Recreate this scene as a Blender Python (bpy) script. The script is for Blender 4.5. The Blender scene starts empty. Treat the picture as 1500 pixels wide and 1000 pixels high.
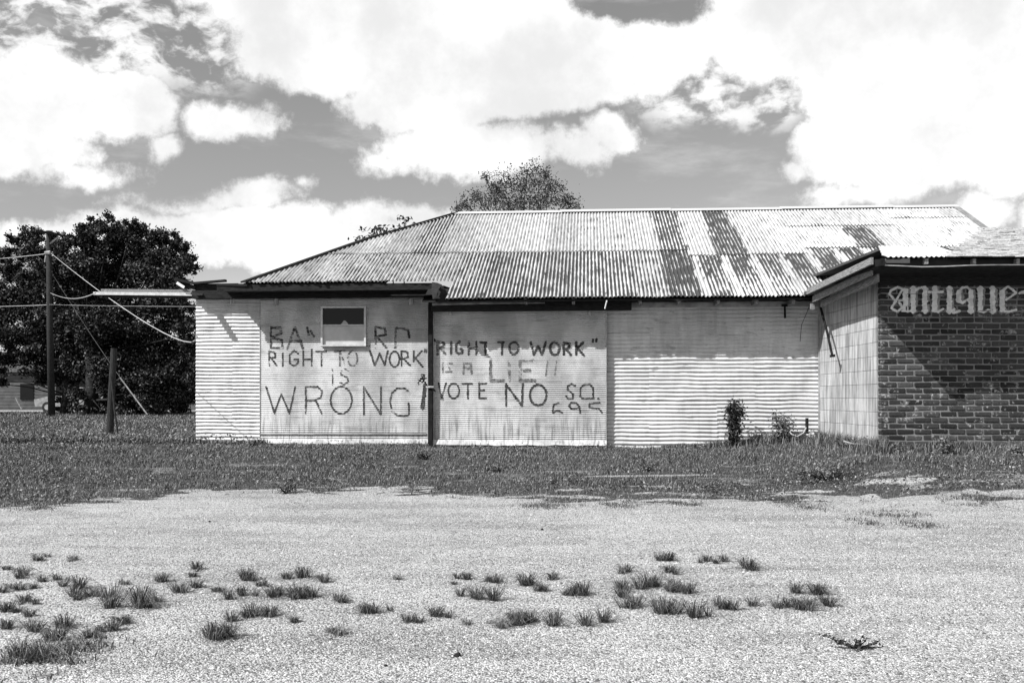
import bpy, bmesh, math, random
import numpy as np
from mathutils import Vector
R = math.radians
rng = np.random.default_rng(7); random.seed(7)
S = bpy.context.scene; COL = S.collection

# ------------------------------------------------------------------ camera
F, CX, HY, CZ = 1458.0, 750.0, 583.0, 1.2      # focal length in photo pixels, centre column, horizon row, eye height
cd = bpy.data.cameras.new('camera'); cam = bpy.data.objects.new('camera', cd); COL.objects.link(cam)
cam.location = (0, 0, CZ); cam.rotation_euler = (R(90), 0, 0)
cd.sensor_width = 36; cd.lens = F / 1500 * 36; cd.shift_y = (HY - 500) / 1500; cd.clip_end = 3000; cd.clip_start = 0.05
S.camera = cam

# ------------------------------------------------------------------ light
SX, SY, SZ = 1.45, 1.0, -1.68                     # direction in which the sunlight travels
elev = math.atan2(-SZ, math.hypot(SX, SY)); azim = math.atan2(-SX, -SY)
sl = bpy.data.lights.new('sun', 'SUN'); sl.energy = 5.0; sl.angle = R(0.5); sl.color = (1, 1, 1)
sun = bpy.data.objects.new('sun', sl); COL.objects.link(sun)
sun.rotation_euler = Vector((SX, SY, SZ)).to_track_quat('-Z', 'Y').to_euler()
S.view_settings.view_transform = 'Standard'; S.view_settings.look = 'None'
S.view_settings.exposure = 0.55; S.view_settings.gamma = 1.0; S.view_settings.use_curve_mapping = False

class NT:
    def __init__(s, t): s.t = t; s.n = t.nodes; s.l = t.links
    def put(s, sock, v):
        if isinstance(v, bpy.types.NodeSocket): s.l.new(v, sock)
        elif v is not None: sock.default_value = v
    def m(s, op, a, b=None, c=None, clamp=False):
        n = s.n.new('ShaderNodeMath'); n.operation = op; n.use_clamp = clamp
        for i, v in enumerate((a, b, c)):
            if v is not None: s.put(n.inputs[i], v)
        return n.outputs[0]
    def vm(s, op, a, b=None, out=0):
        n = s.n.new('ShaderNodeVectorMath'); n.operation = op
        s.put(n.inputs[0], a)
        if b is not None: s.put(n.inputs[1], b)
        return n.outputs[out]
    def sc(s, a, k):
        n = s.n.new('ShaderNodeVectorMath'); n.operation = 'SCALE'; s.put(n.inputs[0], a); s.put(n.inputs[3], k); return n.outputs[0]
    def xyz(s, a):
        n = s.n.new('ShaderNodeSeparateXYZ'); s.put(n.inputs[0], a); return n.outputs
    def vec(s, x, y, z=0.0):
        n = s.n.new('ShaderNodeCombineXYZ'); s.put(n.inputs[0], x); s.put(n.inputs[1], y); s.put(n.inputs[2], z); return n.outputs[0]
    def ss(s, x, a, b, lo=0.0, hi=1.0):
        n = s.n.new('ShaderNodeMapRange'); n.interpolation_type = 'SMOOTHSTEP'
        s.put(n.inputs[0], x); s.put(n.inputs[1], a); s.put(n.inputs[2], b); s.put(n.inputs[3], lo); s.put(n.inputs[4], hi); return n.outputs[0]
    def mix(s, f, a, b):
        d = s.m('SUBTRACT', b, a); return s.m('MULTIPLY_ADD', d, f, a)
    def noise(s, v, scale, detail=4, rough=0.55, col=False, dist=0.0):
        n = s.n.new('ShaderNodeTexNoise'); s.put(n.inputs['Vector'], v); n.inputs['Scale'].default_value = scale
        n.inputs['Detail'].default_value = detail; n.inputs['Roughness'].default_value = rough; n.inputs['Distortion'].default_value = dist
        return n.outputs['Color' if col else 'Fac']

# ------------------------------------------------------------------ sky
W = bpy.data.worlds.new('World'); S.world = W; W.use_nodes = True
k = NT(W.node_tree); k.n.clear()
sky = k.n.new('ShaderNodeTexSky'); sky.sky_type = 'NISHITA'; sky.sun_disc = False
sky.sun_elevation = elev; sky.sun_rotation = azim; sky.air_density = 1.0; sky.dust_density = 1.6
bw = k.n.new('ShaderNodeRGBToBW'); k.l.new(sky.outputs[0], bw.inputs[0])
tc = k.n.new('ShaderNodeTexCoord'); D = tc.outputs['Generated']; dx, dy, dz = k.xyz(D)
yy = k.m('MAXIMUM', dy, 0.2)
gx = k.m('DIVIDE', dx, yy); gz = k.m('DIVIDE', dz, yy)
P = k.vec(k.m('MULTIPLY_ADD', gx, F, CX), k.m('MULTIPLY_ADD', gz, -F, HY), 0.0)
w1 = k.sc(k.vm('SUBTRACT', k.noise(D, 7, 3, .5, True), (.5, .5, .5)), 60.0)
w2 = k.sc(k.vm('SUBTRACT', k.noise(D, 22, 5, .6, True), (.5, .5, .5)), 46.0)
Q = k.vm('MULTIPLY', k.vm('ADD', k.vm('ADD', P, w1), w2), (1, 1, 0))
ELL = [(500, 50, 190, 95), (700, 70, 270, 112), (890, 75, 190, 78), (610, 150, 130, 50), (430, 15, 170, 70), (330, -10, 90, 50), (1000, 45, 110, 45),
       (50, 150, 130, 85), (185, 152, 82, 58), (30, 225, 120, 55), (238, 213, 30, 24), (340, 178, 82, 38), (310, 168, 50, 26),
       (690, 215, 150, 52), (900, 192, 62, 40), (830, 215, 80, 38), (575, 238, 60, 22),
       (440, 270, 24, 18), (370, 285, 80, 34), (340, 350, 330, 58), (600, 318, 110, 24), (60, 345, 260, 26), (90, 262, 120, 22), (250, 300, 110, 18),
       (1385, 90, 250, 135), (1310, 215, 165, 80), (1480, 190, 150, 110), (1140, 50, 150, 78), (1240, 285, 85, 26), (1445, 310, 60, 34), (1160, 245, 36, 22),
       (1000, 298, 13, 10), (1200, -60, 300, 100), (650, -80, 400, 110), (1560, 330, 80, 60)]
fld = None
for (cx, cy, rx, ry) in ELL:
    e = k.vm('LENGTH', k.vm('MULTIPLY', k.vm('SUBTRACT', Q, (cx, cy, 0)), (1 / rx, 1 / ry, 0)), out=1)
    e = k.m('MULTIPLY', k.m('SUBTRACT', 1.0, e), min(rx, ry) / 50.0)
    fld = e if fld is None else k.m('MAXIMUM', fld, e)
hole = k.vm('LENGTH', k.vm('MULTIPLY', k.vm('SUBTRACT', Q, (925, 2, 0)), (1 / 88, 1 / 26, 0)), out=1)
fld = k.m('MINIMUM', fld, k.m('MULTIPLY', k.m('SUBTRACT', hole, 1.0), 0.8))
puff = k.noise(D, 15, 10, .68)
edge = k.m('MULTIPLY', k.m('SUBTRACT', puff, .48), 1.6)
dens = k.ss(k.m('ADD', fld, edge), .02, .40)
# rippled high cloud between the heaps
st = k.vm('MULTIPLY', D, (1, 1, 1.7))
rip = k.noise(k.vm('ADD', st, k.sc(k.vm('SUBTRACT', k.noise(D, 12, 3, .5, True), (.5, .5, .5)), .05)), 34, 8, .58)
def region(cx, cy, rx, ry):
    e = k.vm('LENGTH', k.vm('MULTIPLY', k.vm('SUBTRACT', Q, (cx, cy, 0)), (1 / rx, 1 / ry, 0)), out=1)
    return k.ss(e, 1.15, .55)
reg = k.m('MAXIMUM', region(170, 45, 300, 105), region(1070, 140, 150, 52))
ripd = k.m('MULTIPLY', k.m('MULTIPLY', k.ss(rip, .42, .62), reg), .9)
wisp = k.m('MULTIPLY', k.ss(k.noise(k.vm('MULTIPLY', D, (1, 1, 3.5)), 9, 7, .62), .50, .76), .22)
low = k.ss(gz, .17, .03, 0, .6)
haze_ = k.m('MAXIMUM', wisp, low)
dens = k.m('MAXIMUM', dens, k.m('MAXIMUM', ripd, haze_))
gen = k.ss(k.noise(D, 3.0, 7, .58), .47, .58)
inview = k.ss(dy, .5, .68)
dens = k.mix(inview, gen, dens)
body = k.ss(k.noise(D, 7, 9, .6), .34, .62, .80, 1.06)
CLOUD, SKYK = 7.3, 0.88
cl = k.m('MULTIPLY', body, CLOUD)
sb = k.m('MINIMUM', k.m('MULTIPLY', bw.outputs[0], SKYK), 6.0)
colr = k.mix(dens, sb, cl)
bg = k.n.new('ShaderNodeBackground'); bg.inputs[1].default_value = 0.1
k.l.new(k.vec(colr, colr, colr), bg.inputs[0])
wo = k.n.new('ShaderNodeOutputWorld'); k.l.new(bg.outputs[0], wo.inputs[0])
W.cycles.sampling_method = 'MANUAL'; W.cycles.sample_map_resolution = 512

# ------------------------------------------------------------------ materials
def material(name, fn, rough=.8, metal=0.0, spec=.3, two=False):
    m = bpy.data.materials.new(name); m.use_nodes = True; q = NT(m.node_tree); b = q.n['Principled BSDF']
    b.inputs['Roughness'].default_value = rough; b.inputs['Metallic'].default_value = metal; b.inputs['Specular IOR Level'].default_value = spec
    g = q.n.new('ShaderNodeNewGeometry'); v, h, hs = fn(q, g, b)
    if isinstance(v, (int, float)): b.inputs['Base Color'].default_value = (v, v, v, 1)
    else: q.l.new(q.vec(v, v, v), b.inputs['Base Color'])
    if h is not None:
        bp = q.n.new('ShaderNodeBump'); bp.inputs['Strength'].default_value = 1.0; bp.inputs['Distance'].default_value = hs
        q.l.new(h, bp.inputs['Height']); q.l.new(bp.outputs[0], b.inputs['Normal'])
    return m
def rnd(q): return q.n.new('ShaderNodeObjectInfo').outputs['Random']
def ocol(q):
    n = q.n.new('ShaderNodeObjectInfo'); return q.xyz(n.outputs['Color'])
def attr(q, nm):
    n = q.n.new('ShaderNodeAttribute'); n.attribute_name = nm; return n.outputs['Fac']
def simple(a, b, scale=6, bump=.0, bs=60, stretch=(1, 1, 1)):
    def fn(q, g, bsdf):
        pos = q.vm('MULTIPLY', g.outputs['Position'], stretch)
        v = q.mix(q.ss(q.noise(pos, scale, 6, .6), .3, .7), a, b)
        return v, (q.noise(pos, bs, 4, .6) if bump else None), bump
    return fn
def roof_fn(q, g, b):
    t = q.n.new('ShaderNodeTexCoord'); u, v, _ = q.xyz(t.outputs['UV'])
    oc = ocol(q); amt, tone = oc[0], oc[1]
    rib = q.m('COSINE', q.m('MULTIPLY', u, 2 * math.pi / .0678))
    big = q.noise(q.vec(u, v, 0), 2.0, 3, .5)
    strk = q.noise(q.vec(q.m('MULTIPLY', u, 16.0), q.m('MULTIPLY', v, 2.6), 3.0), 1.0, 4, .65)
    fine = q.noise(q.vec(u, v, 0), 40, 4, .6)
    s = q.m('ADD', q.m('MULTIPLY', big, .6), q.m('MULTIPLY', strk, .9))
    s = q.m('ADD', s, q.m('MULTIPLY', rib, -.20)); s = q.m('ADD', s, q.m('MULTIPLY', fine, .1)); s = q.m('ADD', s, amt)
    px_, py_, _z = q.xyz(g.outputs['Position']); vv = q.m('ADD', q.m('MULTIPLY', px_, .075), q.m('MULTIPLY', py_, .997))
    wob = q.m('MULTIPLY', q.m('SUBTRACT', strk, .5), 1.6)                # rust creeping down from the lap, a clean strip along one edge
    s = q.m('SUBTRACT', s, q.m('MULTIPLY', oc[2], q.ss(q.m('ADD', vv, wob), 18.4, 17.2, 0, .30)))
    s = q.m('SUBTRACT', s, q.m('MULTIPLY', q.ss(oc[2], .05, .3), q.ss(q.m('ADD', u, q.m('MULTIPLY', wob, .04)), .15, .09, 0, .5)))
    rust = q.ss(s, .94, 1.12)
    base = q.mix(q.ss(q.noise(q.vec(q.m('MULTIPLY', u, 4.0), v, 0), 3, 5, .6), .3, .7), .42, .70)
    base = q.m('MULTIPLY', base, tone)
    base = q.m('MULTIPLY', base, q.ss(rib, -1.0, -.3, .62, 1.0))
    dk = q.mix(fine, .015, .075)
    q.put(b.inputs['Roughness'], q.mix(rust, .5, .95)); q.put(b.inputs['Metallic'], q.mix(rust, .25, 0.0))
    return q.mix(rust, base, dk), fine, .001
def wall_fn(q, g, b):
    p = g.outputs['Position']; x, y, z = q.xyz(p)
    n1 = q.noise(p, 1.3, 5, .6); n2 = q.noise(q.vm('MULTIPLY', p, (7, 7, 1.1)), 1.6, 4, .6); n3 = q.noise(p, 35, 4, .6)
    base = q.mix(q.ss(n1, .3, .7), .50, .68)
    base = q.m('MULTIPLY', base, q.ss(n2, .32, .6, .86, 1.0))
    spot = q.m('MAXIMUM', q.ss(n3, .66, .74), q.m('MULTIPLY', q.ss(q.noise(q.vm('MULTIPLY', p, (1, 1, 4)), 4.5, 7, .7), .57, .66), .75)); base = q.mix(q.m('MULTIPLY', spot, .6), base, .12)
    base = q.m('MULTIPLY', base, q.mix(rnd(q), .9, 1.03))
    return base, n3, .0012
def door_fn(q, g, b):
    p = g.outputs['Position']; x, y, z = q.xyz(p)
    n1 = q.noise(q.vm('MULTIPLY', p, (1, 1, .5)), 2.2, 5, .6); n2 = q.noise(q.vm('MULTIPLY', p, (14, 14, 1.2)), 1.5, 4, .6); n3 = q.noise(q.vm('MULTIPLY', p, (1, 1, 9)), 1.8, 5, .7)
    base = q.mix(q.ss(n1, .3, .7), .38, .62)
    base = q.m('MULTIPLY', base, q.ss(n3, .3, .5, .72, 1.0))
    lo = q.ss(z, 1.15, .55)                                          # rain-splash streaks low on the sheet metal
    base = q.m('MULTIPLY', base, q.m('SUBTRACT', 1.0, q.m('MULTIPLY', q.m('MULTIPLY', q.ss(n2, .46, .66), lo), .55)))
    return base, n1, .003
def brick_fn(q, g, b):
    r = rnd(q); p = g.outputs['Position']
    n = q.noise(p, 30, 5, .65); n2 = q.noise(p, 9, 4, .6)
    base = q.mix(n, q.mix(r, .005, .030), q.mix(r, .020, .10))
    n3 = q.noise(p, 22, 6, .7)
    pale = q.m('MULTIPLY', q.ss(q.m('ADD', n2, q.m('MULTIPLY', q.ss(r, .80, 1.0), .07)), .55, .66), q.ss(n3, .45, .58))
    return q.mix(pale, base, .28), n, .008
def mortar_fn(q, g, b):
    p = g.outputs['Position']; n = q.noise(p, 60, 5, .7); return q.mix(q.noise(p, 3, 5, .6), .07, .27), n, .006
def block_fn(q, g, b):
    r = rnd(q); p = g.outputs['Position']; n = q.noise(p, 90, 4, .7)
    st = q.noise(q.vm('MULTIPLY', p, (6, 9, .9)), 1.8, 6, .65)
    base = q.mix(q.ss(st, .34, .64), .22, .47)
    base = q.m('MULTIPLY', base, q.mix(r, .82, 1.08))
    return q.m('MULTIPLY', base, q.ss(n, .25, .6, .86, 1.0)), n, .005
def ground_fn(q, g, b):
    p = g.outputs['Position']; soil = attr(q, 'soil')
    vo = q.n.new('ShaderNodeTexVoronoi'); vo.inputs['Scale'].default_value = 95; q.put(vo.inputs['Vector'], p)
    vo2 = q.n.new('ShaderNodeTexVoronoi'); vo2.inputs['Scale'].default_value = 34; q.put(vo2.inputs['Vector'], p)
    c1 = q.xyz(vo.outputs['Color'])[0]; c2 = q.xyz(vo2.outputs['Color'])[0]
    big = q.noise(p, .6, 5, .6); mid = q.noise(p, 3.5, 5, .65); fn_ = q.noise(p, 130, 4, .7)
    gv = q.mix(q.ss(c1, .0, .6), .13, .51)
    gv = q.m('MULTIPLY', gv, q.mix(c2, .90, 1.08)); gv = q.m('MULTIPLY', gv, q.ss(q.noise(q.vm('MULTIPLY', p, (.35, 1.6, 1)), 1.1, 6, .65), .32, .56, .74, 1.05)); gv = q.m('MULTIPLY', gv, q.mix(q.ss(big, .3, .7), .86, 1.08)); gv = q.m('MULTIPLY', gv, q.mix(q.ss(mid, .3, .7), .88, 1.06))
    so = q.mix(mid, .035, .11)
    h = q.m('SUBTRACT', q.m('ADD', q.m('MULTIPLY', fn_, .4), q.m('MULTIPLY', c1, .35)), vo.outputs['Distance'])
    return q.mix(q.ss(q.m('ADD', soil, q.m('MULTIPLY', q.m('SUBTRACT', mid, .5), .8)), .35, .65), gv, so), h, .012
def leaf_fn(a, bb, pw=1.6):
    def fn(q, g, b):
        r = g.outputs['Random Per Island']; return q.mix(q.m('POWER', r, pw), a, bb), None, 0
    return fn
def stone_fn(q, g, b):
    r = g.outputs['Random Per Island']; return q.mix(q.ss(r, .04, .75), .09, .58), None, 0
def letter_fn(q, g, b):
    n = q.noise(g.outputs['Position'], 25, 4, .7); return q.mix(q.ss(n, .35, .75), .018, .13), None, 0
def wood_fn(a, bb, st=(1, 1, 1)):
    def fn(q, g, b):
        p = q.vm('MULTIPLY', g.outputs['Position'], st); n = q.noise(p, 9, 6, .65)
        return q.mix(q.ss(n, .3, .7), a, bb), n, .004
    return fn
def shingle_fn(q, g, b):
    r = rnd(q); n = q.noise(g.outputs['Position'], 30, 5, .7); return q.m('MULTIPLY', q.mix(q.ss(n, .35, .65), .22, .5), q.mix(r, .75, 1.1)), n, .006

M = dict(
    roof=material('weathered_roof_tin', roof_fn, .5, .2), wall=material('painted_wall_tin', wall_fn, .55, .1), door=material('ribbed_door_tin', door_fn, .5, .15),
    brick=material('dark_brick', brick_fn, .9), mortar=material('mortar', mortar_fn, .95), block=material('concrete_block', block_fn, .95),
    ground=material('gravel_and_soil', ground_fn, .95, 0, .15), stone=material('gravel_stone', stone_fn, .9),
    grass=material('grass_blades', leaf_fn(.018, .25, 1.5), .6), weed=material('broad_leaves', leaf_fn(.05, .30), .5), dry=material('dry_grass', leaf_fn(.10, .28), .7),
    tuft=material('tuft_blades', leaf_fn(.02, .26, 2.2), .55),
    foliage=material('tree_leaves', leaf_fn(.004, .13, 3.2), .6, 0, .15), bark=material('bark', wood_fn(.010, .035), .9, 0, .1),
    thinleaf=material('thin_leaves', leaf_fn(.02, .10), .6), darkleaf=material('dark_leaves', leaf_fn(.008, .05), .5),
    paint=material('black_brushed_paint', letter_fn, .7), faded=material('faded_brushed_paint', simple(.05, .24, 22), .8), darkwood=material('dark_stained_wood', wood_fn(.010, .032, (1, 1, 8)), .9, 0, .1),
    greywood=material('weathered_grey_wood', wood_fn(.07, .30, (8, 1, 14)), .9), guy=material('dull_guy_wire', simple(.09, .15, 5), .8),
    trim=material('grey_metal_trim', simple(.22, .42, 5), .5, .4),
    post=material('dark_post_metal', simple(.008, .02, 10), .9, 0, .1), pole=material('creosote_pole_wood', wood_fn(.012, .05, (12, 12, 1)), .95, 0, .1),
    wire=material('cable', simple(.28, .42, 3), .6), darkwire=material('dark_cable', simple(.03, .06, 3), .6),
    alu=material('white_window_frame', simple(.42, .6, 12), .45, .1), blind=material('pale_window_board', simple(.36, .5, 3), .35),
    sign=material('pale_sign_paint', simple(.55, .8, 14), .7), signshade=material('grey_sign_paint', simple(.20, .32, 14), .7),
    white=material('white_paint', simple(.7, .8, 4), .5), dark=material('dark_interior', simple(.012, .02, 4), .9),
    shingle=material('pale_shingle', shingle_fn, .95), siding=material('grey_siding', simple(.10, .15, 2), .8), farroof=material('dark_roofing', simple(.04, .07, 2), .9),
    rubber=material('tyre_rubber', simple(.02, .03, 4), .9), asphalt=material('pale_road', simple(.22, .32, 2), .9))
def glass_fn(q, g, b):
    n = q.noise(g.outputs['Position'], 3, 2, .5); return .008, n, .004
M['glass'] = material('window_glass', glass_fn, .08, 0, .2)

# ------------------------------------------------------------------ object helpers
def worg(o):
    v = Vector((0, 0, 0))
    while o is not None: v = v + o.location; o = o.parent
    return v
def tag(o, label=None, cat=None, group=None, kind=None):
    if label: o['label'] = label
    if cat: o['category'] = cat
    if group: o['group'] = group
    if kind: o['kind'] = kind
    return o
def thing(name, label, cat, loc, group=None):
    o = bpy.data.objects.new(name, None); o.empty_display_size = .2; COL.objects.link(o); o.location = loc
    return tag(o, label, cat, group)
def npmesh(name, v, f, uv=None, smooth=False):
    me = bpy.data.meshes.new(name); v = np.asarray(v, 'f4').reshape(-1, 3)
    if isinstance(f, np.ndarray):
        n, kk = f.shape; me.vertices.add(len(v)); me.vertices.foreach_set('co', v.ravel())
        me.loops.add(n * kk); me.loops.foreach_set('vertex_index', f.astype('i4').ravel())
        me.polygons.add(n); me.polygons.foreach_set('loop_start', np.arange(0, n * kk, kk, dtype='i4'))
    else: me.from_pydata([tuple(p) for p in v], [], [tuple(a) for a in f])
    if uv is not None:
        l = me.uv_layers.new(name='UVMap'); idx = np.zeros(len(me.loops), 'i4'); me.loops.foreach_get('vertex_index', idx)
        l.data.foreach_set('uv', np.asarray(uv, 'f4')[idx].ravel())
    me.update(calc_edges=True)
    if smooth: me.shade_smooth()
    return me
def mk(name, v, f, mat, parent=None, uv=None, smooth=False, loc=None):
    v = np.asarray(v, 'f8').reshape(-1, 3)
    if parent is not None: org = np.array(worg(parent))
    else: org = np.array(loc if loc is not None else (0, 0, 0), 'f8')
    me = npmesh(name, v - org, f, uv, smooth); me.materials.append(mat)
    o = bpy.data.objects.new(name, me); COL.objects.link(o)
    if parent is not None: o.parent = parent
    else: o.location = org
    return o
class MB:
    def __init__(s): s.v = []; s.f = []
    def add(s, v, f): b = len(s.v); s.v += [tuple(p) for p in v]; s.f += [tuple(i + b for i in q) for q in f]
    def hexa(s, p):   # 8 points: bottom 4 ccw, top 4 ccw
        s.add(p, [(3, 2, 1, 0), (4, 5, 6, 7), (0, 1, 5, 4), (1, 2, 6, 5), (2, 3, 7, 6), (3, 0, 4, 7)])
    def box(s, c, ax, ay, az):   # centre, half-vectors
        c, ax, ay, az = map(Vector, (c, ax, ay, az))
        s.hexa([c - ax - ay - az, c + ax - ay - az, c + ax + ay - az, c - ax + ay - az, c - ax - ay + az, c + ax - ay + az, c + ax + ay + az, c - ax + ay + az])
    def beam(s, a, b, w, h, up=(0, 0, 1)):
        a, b = Vector(a), Vector(b); d = (b - a); n = d.normalized(); sd = n.cross(Vector(up)).normalized(); u = sd.cross(n)
        s.box((a + b) / 2, d / 2, sd * w / 2, u * h / 2)
    def tube(s, pts, rad, n=8, cap=True):
        pts = [Vector(p) for p in pts]; rad = rad if isinstance(rad, (list, tuple)) else [rad] * len(pts)
        b = len(s.v); ref = Vector((.3, .9, .2)).normalized()
        for i, p in enumerate(pts):
            d = (pts[min(i + 1, len(pts) - 1)] - pts[max(i - 1, 0)]).normalized()
            x = d.cross(ref); x = x.normalized() if x.length > 1e-3 else Vector((1, 0, 0)); y = d.cross(x)
            for j in range(n): a = 2 * math.pi * j / n; s.v.append(tuple(p + (x * math.cos(a) + y * math.sin(a)) * rad[i]))
        for i in range(len(pts) - 1):
            for j in range(n): s.f.append((b + i * n + j, b + i * n + (j + 1) % n, b + (i + 1) * n + (j + 1) % n, b + (i + 1) * n + j))
        if cap: s.f.append(tuple(b + j for j in range(n))[::-1]); s.f.append(tuple(b + (len(pts) - 1) * n + j for j in range(n)))
    def build(s, name, mat, parent=None, smooth=False, loc=None): return mk(name, s.v, s.f, mat, parent, None, smooth, loc)
def sst(x, a, b): t = np.clip((x - a) / (b - a), 0, 1); return t * t * (3 - 2 * t)
# smooth value noise for geometry
_g = rng.random((64, 64))
def vn(x, y, s=1.0, o=0.0):
    x = np.asarray(x, 'f8') * s + 100 + o; y = np.asarray(y, 'f8') * s + 100 + o * 1.7
    xi, yi = np.floor(x).astype(int), np.floor(y).astype(int); fx, fy = x - xi, y - yi
    fx = fx * fx * (3 - 2 * fx); fy = fy * fy * (3 - 2 * fy); a, b = xi % 64, yi % 64; a1, b1 = (a + 1) % 64, (b + 1) % 64
    return (_g[a, b] * (1 - fx) + _g[a1, b] * fx) * (1 - fy) + (_g[a, b1] * (1 - fx) + _g[a1, b1] * fx) * fy
def fbm(x, y, s=1.0, o=0.0): return (vn(x, y, s, o) + .5 * vn(x, y, s * 2.1, o + 9) + .25 * vn(x, y, s * 4.3, o + 17)) / 1.75

# ------------------------------------------------------------------ survey of the place
TH = R(4.3); UU = Vector((math.cos(TH), -math.sin(TH), 0)); VV = Vector((math.sin(TH), math.cos(TH), 0)); ZZ = Vector((0, 0, 1))
def W3(u, v, z): return UU * u + VV * v + ZZ * z
def at(px, py, y): return Vector(((px - CX) / F * y, y, CZ + (HY - py) / F * y))     # point seen at a photo pixel, y metres ahead
def uvz(px, py, v):                                                                # the same on a plane of the tin building
    a = (px - CX) / F; t = v / (a * math.sin(TH) + math.cos(TH)); return t * (a * math.cos(TH) - math.sin(TH)), CZ + (HY - py) / F * t
def U_(px, v): return uvz(px, 500, v)[0]
def Z_(px, py, v): return uvz(px, py, v)[1]
def gh(x, y):
    x = np.asarray(x, 'f8'); y = np.asarray(y, 'f8'); r = sst(x, 3.2, 5.2)
    near = np.clip((30 - y) / 8, 0, 1)
    H = .33 + .13 * r * near
    b = H * sst(y, 11.0 - .6 * r, 16.8 - 2.2 * r)
    return b + .025 * (fbm(x, y, .5) - .5) + .012 * (vn(x, y, 2.3) - .5)
def near_ground(px, py):
    y = 6.0
    for _ in range(25):
        xx = (px - CX) / F * y; y = .5 * y + .5 * (CZ - float(gh(xx, y))) * F / (py - HY)
    return (px - CX) / F * y, y
_e = [near_ground(a, b) for a, b in ((-300, 760), (0, 745), (80, 740), (175, 731), (280, 724), (380, 720), (520, 720), (640, 721), (750, 727), (870, 728), (1000, 728), (1110, 726), (1200, 722), (1330, 722), (1500, 722), (1800, 722))]
_p = [near_ground(a, b) for a, b in ((780, 699), (900, 697), (1030, 695), (1160, 694), (1300, 691), (1400, 690), (1500, 690))]
def edge_y(x):
    x = np.asarray(x, 'f8'); return np.interp(x, [a for a, b in _e], [b for a, b in _e]) + .22 * (vn(x, 0 * x, 1.7) - .5)
def path_y(x): return np.interp(x, [a for a, b in _p], [b for a, b in _p])
def veg(x, y):
    x = np.asarray(x, 'f8'); y = np.asarray(y, 'f8'); d = y - edge_y(x) + .8 * (fbm(x, y * 1.5, 2.6, 3) - .5) + .25 * (vn(x, y, 11, 3) - .5); rr = sst(x, -.2, 1.0)
    m = sst(d, -.06, .10)
    patch = sst(fbm(x, y * 1.6, 1.5, 3), .40, .50)
    m = m * np.where(d < .55 + .35 * rr, .25 + .75 * patch, 1)
    m = np.maximum(m, .8 * sst(d, -.55, -.05) * sst(fbm(x, y * 1.7, 3.2, 15), .55, .6))
    m = np.maximum(m, sst(d, -1.0, -.2) * sst(fbm(x * .8, y * 1.9, 1.6, 5), .50, .57) * rr)
    path = np.exp(-((y - path_y(x) - .05 * (vn(x, 0 * x, 2.8) - .5)) / (.085 - .05 * sst(x, 3.2, 4.4))) ** 2) * sst(x, .3, 1.2) * (.5 + .5 * sst(-x, -5.0, -4.0)) * (.5 + .5 * sst(vn(x, 0 * x, 1.9, 6), .2, .5))
    thin = sst(fbm(x * .7, y * 2.2, 1.8, 61), .58, .66) * sst(-y, -15.5, -14.5)
    return np.clip(m * (1 - .95 * path) * (1 - .45 * thin), 0, 1)

# ------------------------------------------------------------------ ground
xs = np.concatenate([-np.geomspace(700, 12, 26), np.arange(-11.6, 11.61, .11), np.geomspace(12, 700, 26)])
ys = np.concatenate([[-60, -20, -5, 0, 2], np.concatenate([np.arange(3, 9, .2), np.arange(9, 16, .06), np.arange(16, 22, .2)]), np.geomspace(22.5, 900, 50)])
X, Y = np.meshgrid(xs, ys); Zg = gh(X, Y)
nx, ny = len(xs), len(ys); ii, jj = np.meshgrid(np.arange(nx - 1), np.arange(ny - 1)); b0 = (jj * nx + ii).ravel()
gf = np.stack([b0, b0 + 1, b0 + nx + 1, b0 + nx], 1)
g = mk('ground', np.stack([X, Y, Zg], -1).reshape(-1, 3), gf, M['ground'], smooth=True); g['kind'] = 'structure'
at_ = g.data.attributes.new('soil', 'FLOAT', 'POINT'); at_.data.foreach_set('value', veg(X, Y).astype('f4').ravel())
yr = np.array([60, 72.0]); xr = np.linspace(-90, 60, 40)
v = []; f = []
for i, x in enumerate(xr): v += [(x, 61, float(gh(x, 61)) + .03), (x, 70, float(gh(x, 70)) + .03)]
for i in range(len(xr) - 1): f.append((2 * i, 2 * i + 2, 2 * i + 3, 2 * i + 1))
mk('road', v, f, M['asphalt'])['kind'] = 'structure'

# ------------------------------------------------------------------ tin building
T = thing('tin_building', 'long pale corrugated tin shed with hand painted slogans and rust streaked hip roof', 'building', W3(0, 18, .33))
PR = .46; VE, ZE = 16.9, 2.897; NS = math.sqrt(1 + PR * PR); BS = (VV + ZZ * PR) / NS; NN = (ZZ - VV * PR) / NS; PITCH = .0678
VR, VD, VL = 17.56, 17.45, 18.5
def roofz(v): return ZE + PR * (v - VE)
VRIDGE = 22.24; UH = [(-2.94, 22.24), (-4.50, 20.44), (-5.80, 18.5), (-6.27, 17.79)]
def hip_v(u):
    if u >= UH[0][0]: return VRIDGE
    for (a, va), (b, vb) in zip(UH, UH[1:]):
        if u >= b: return vb + (va - vb) * (u - b) / (a - b)
    return UH[-1][1]
def hip_u(v):
    for (a, va), (b, vb) in zip(UH, UH[1:]):
        if v >= vb: return b + (a - b) * (v - vb) / (va - vb)
    return UH[-1][0]
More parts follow.
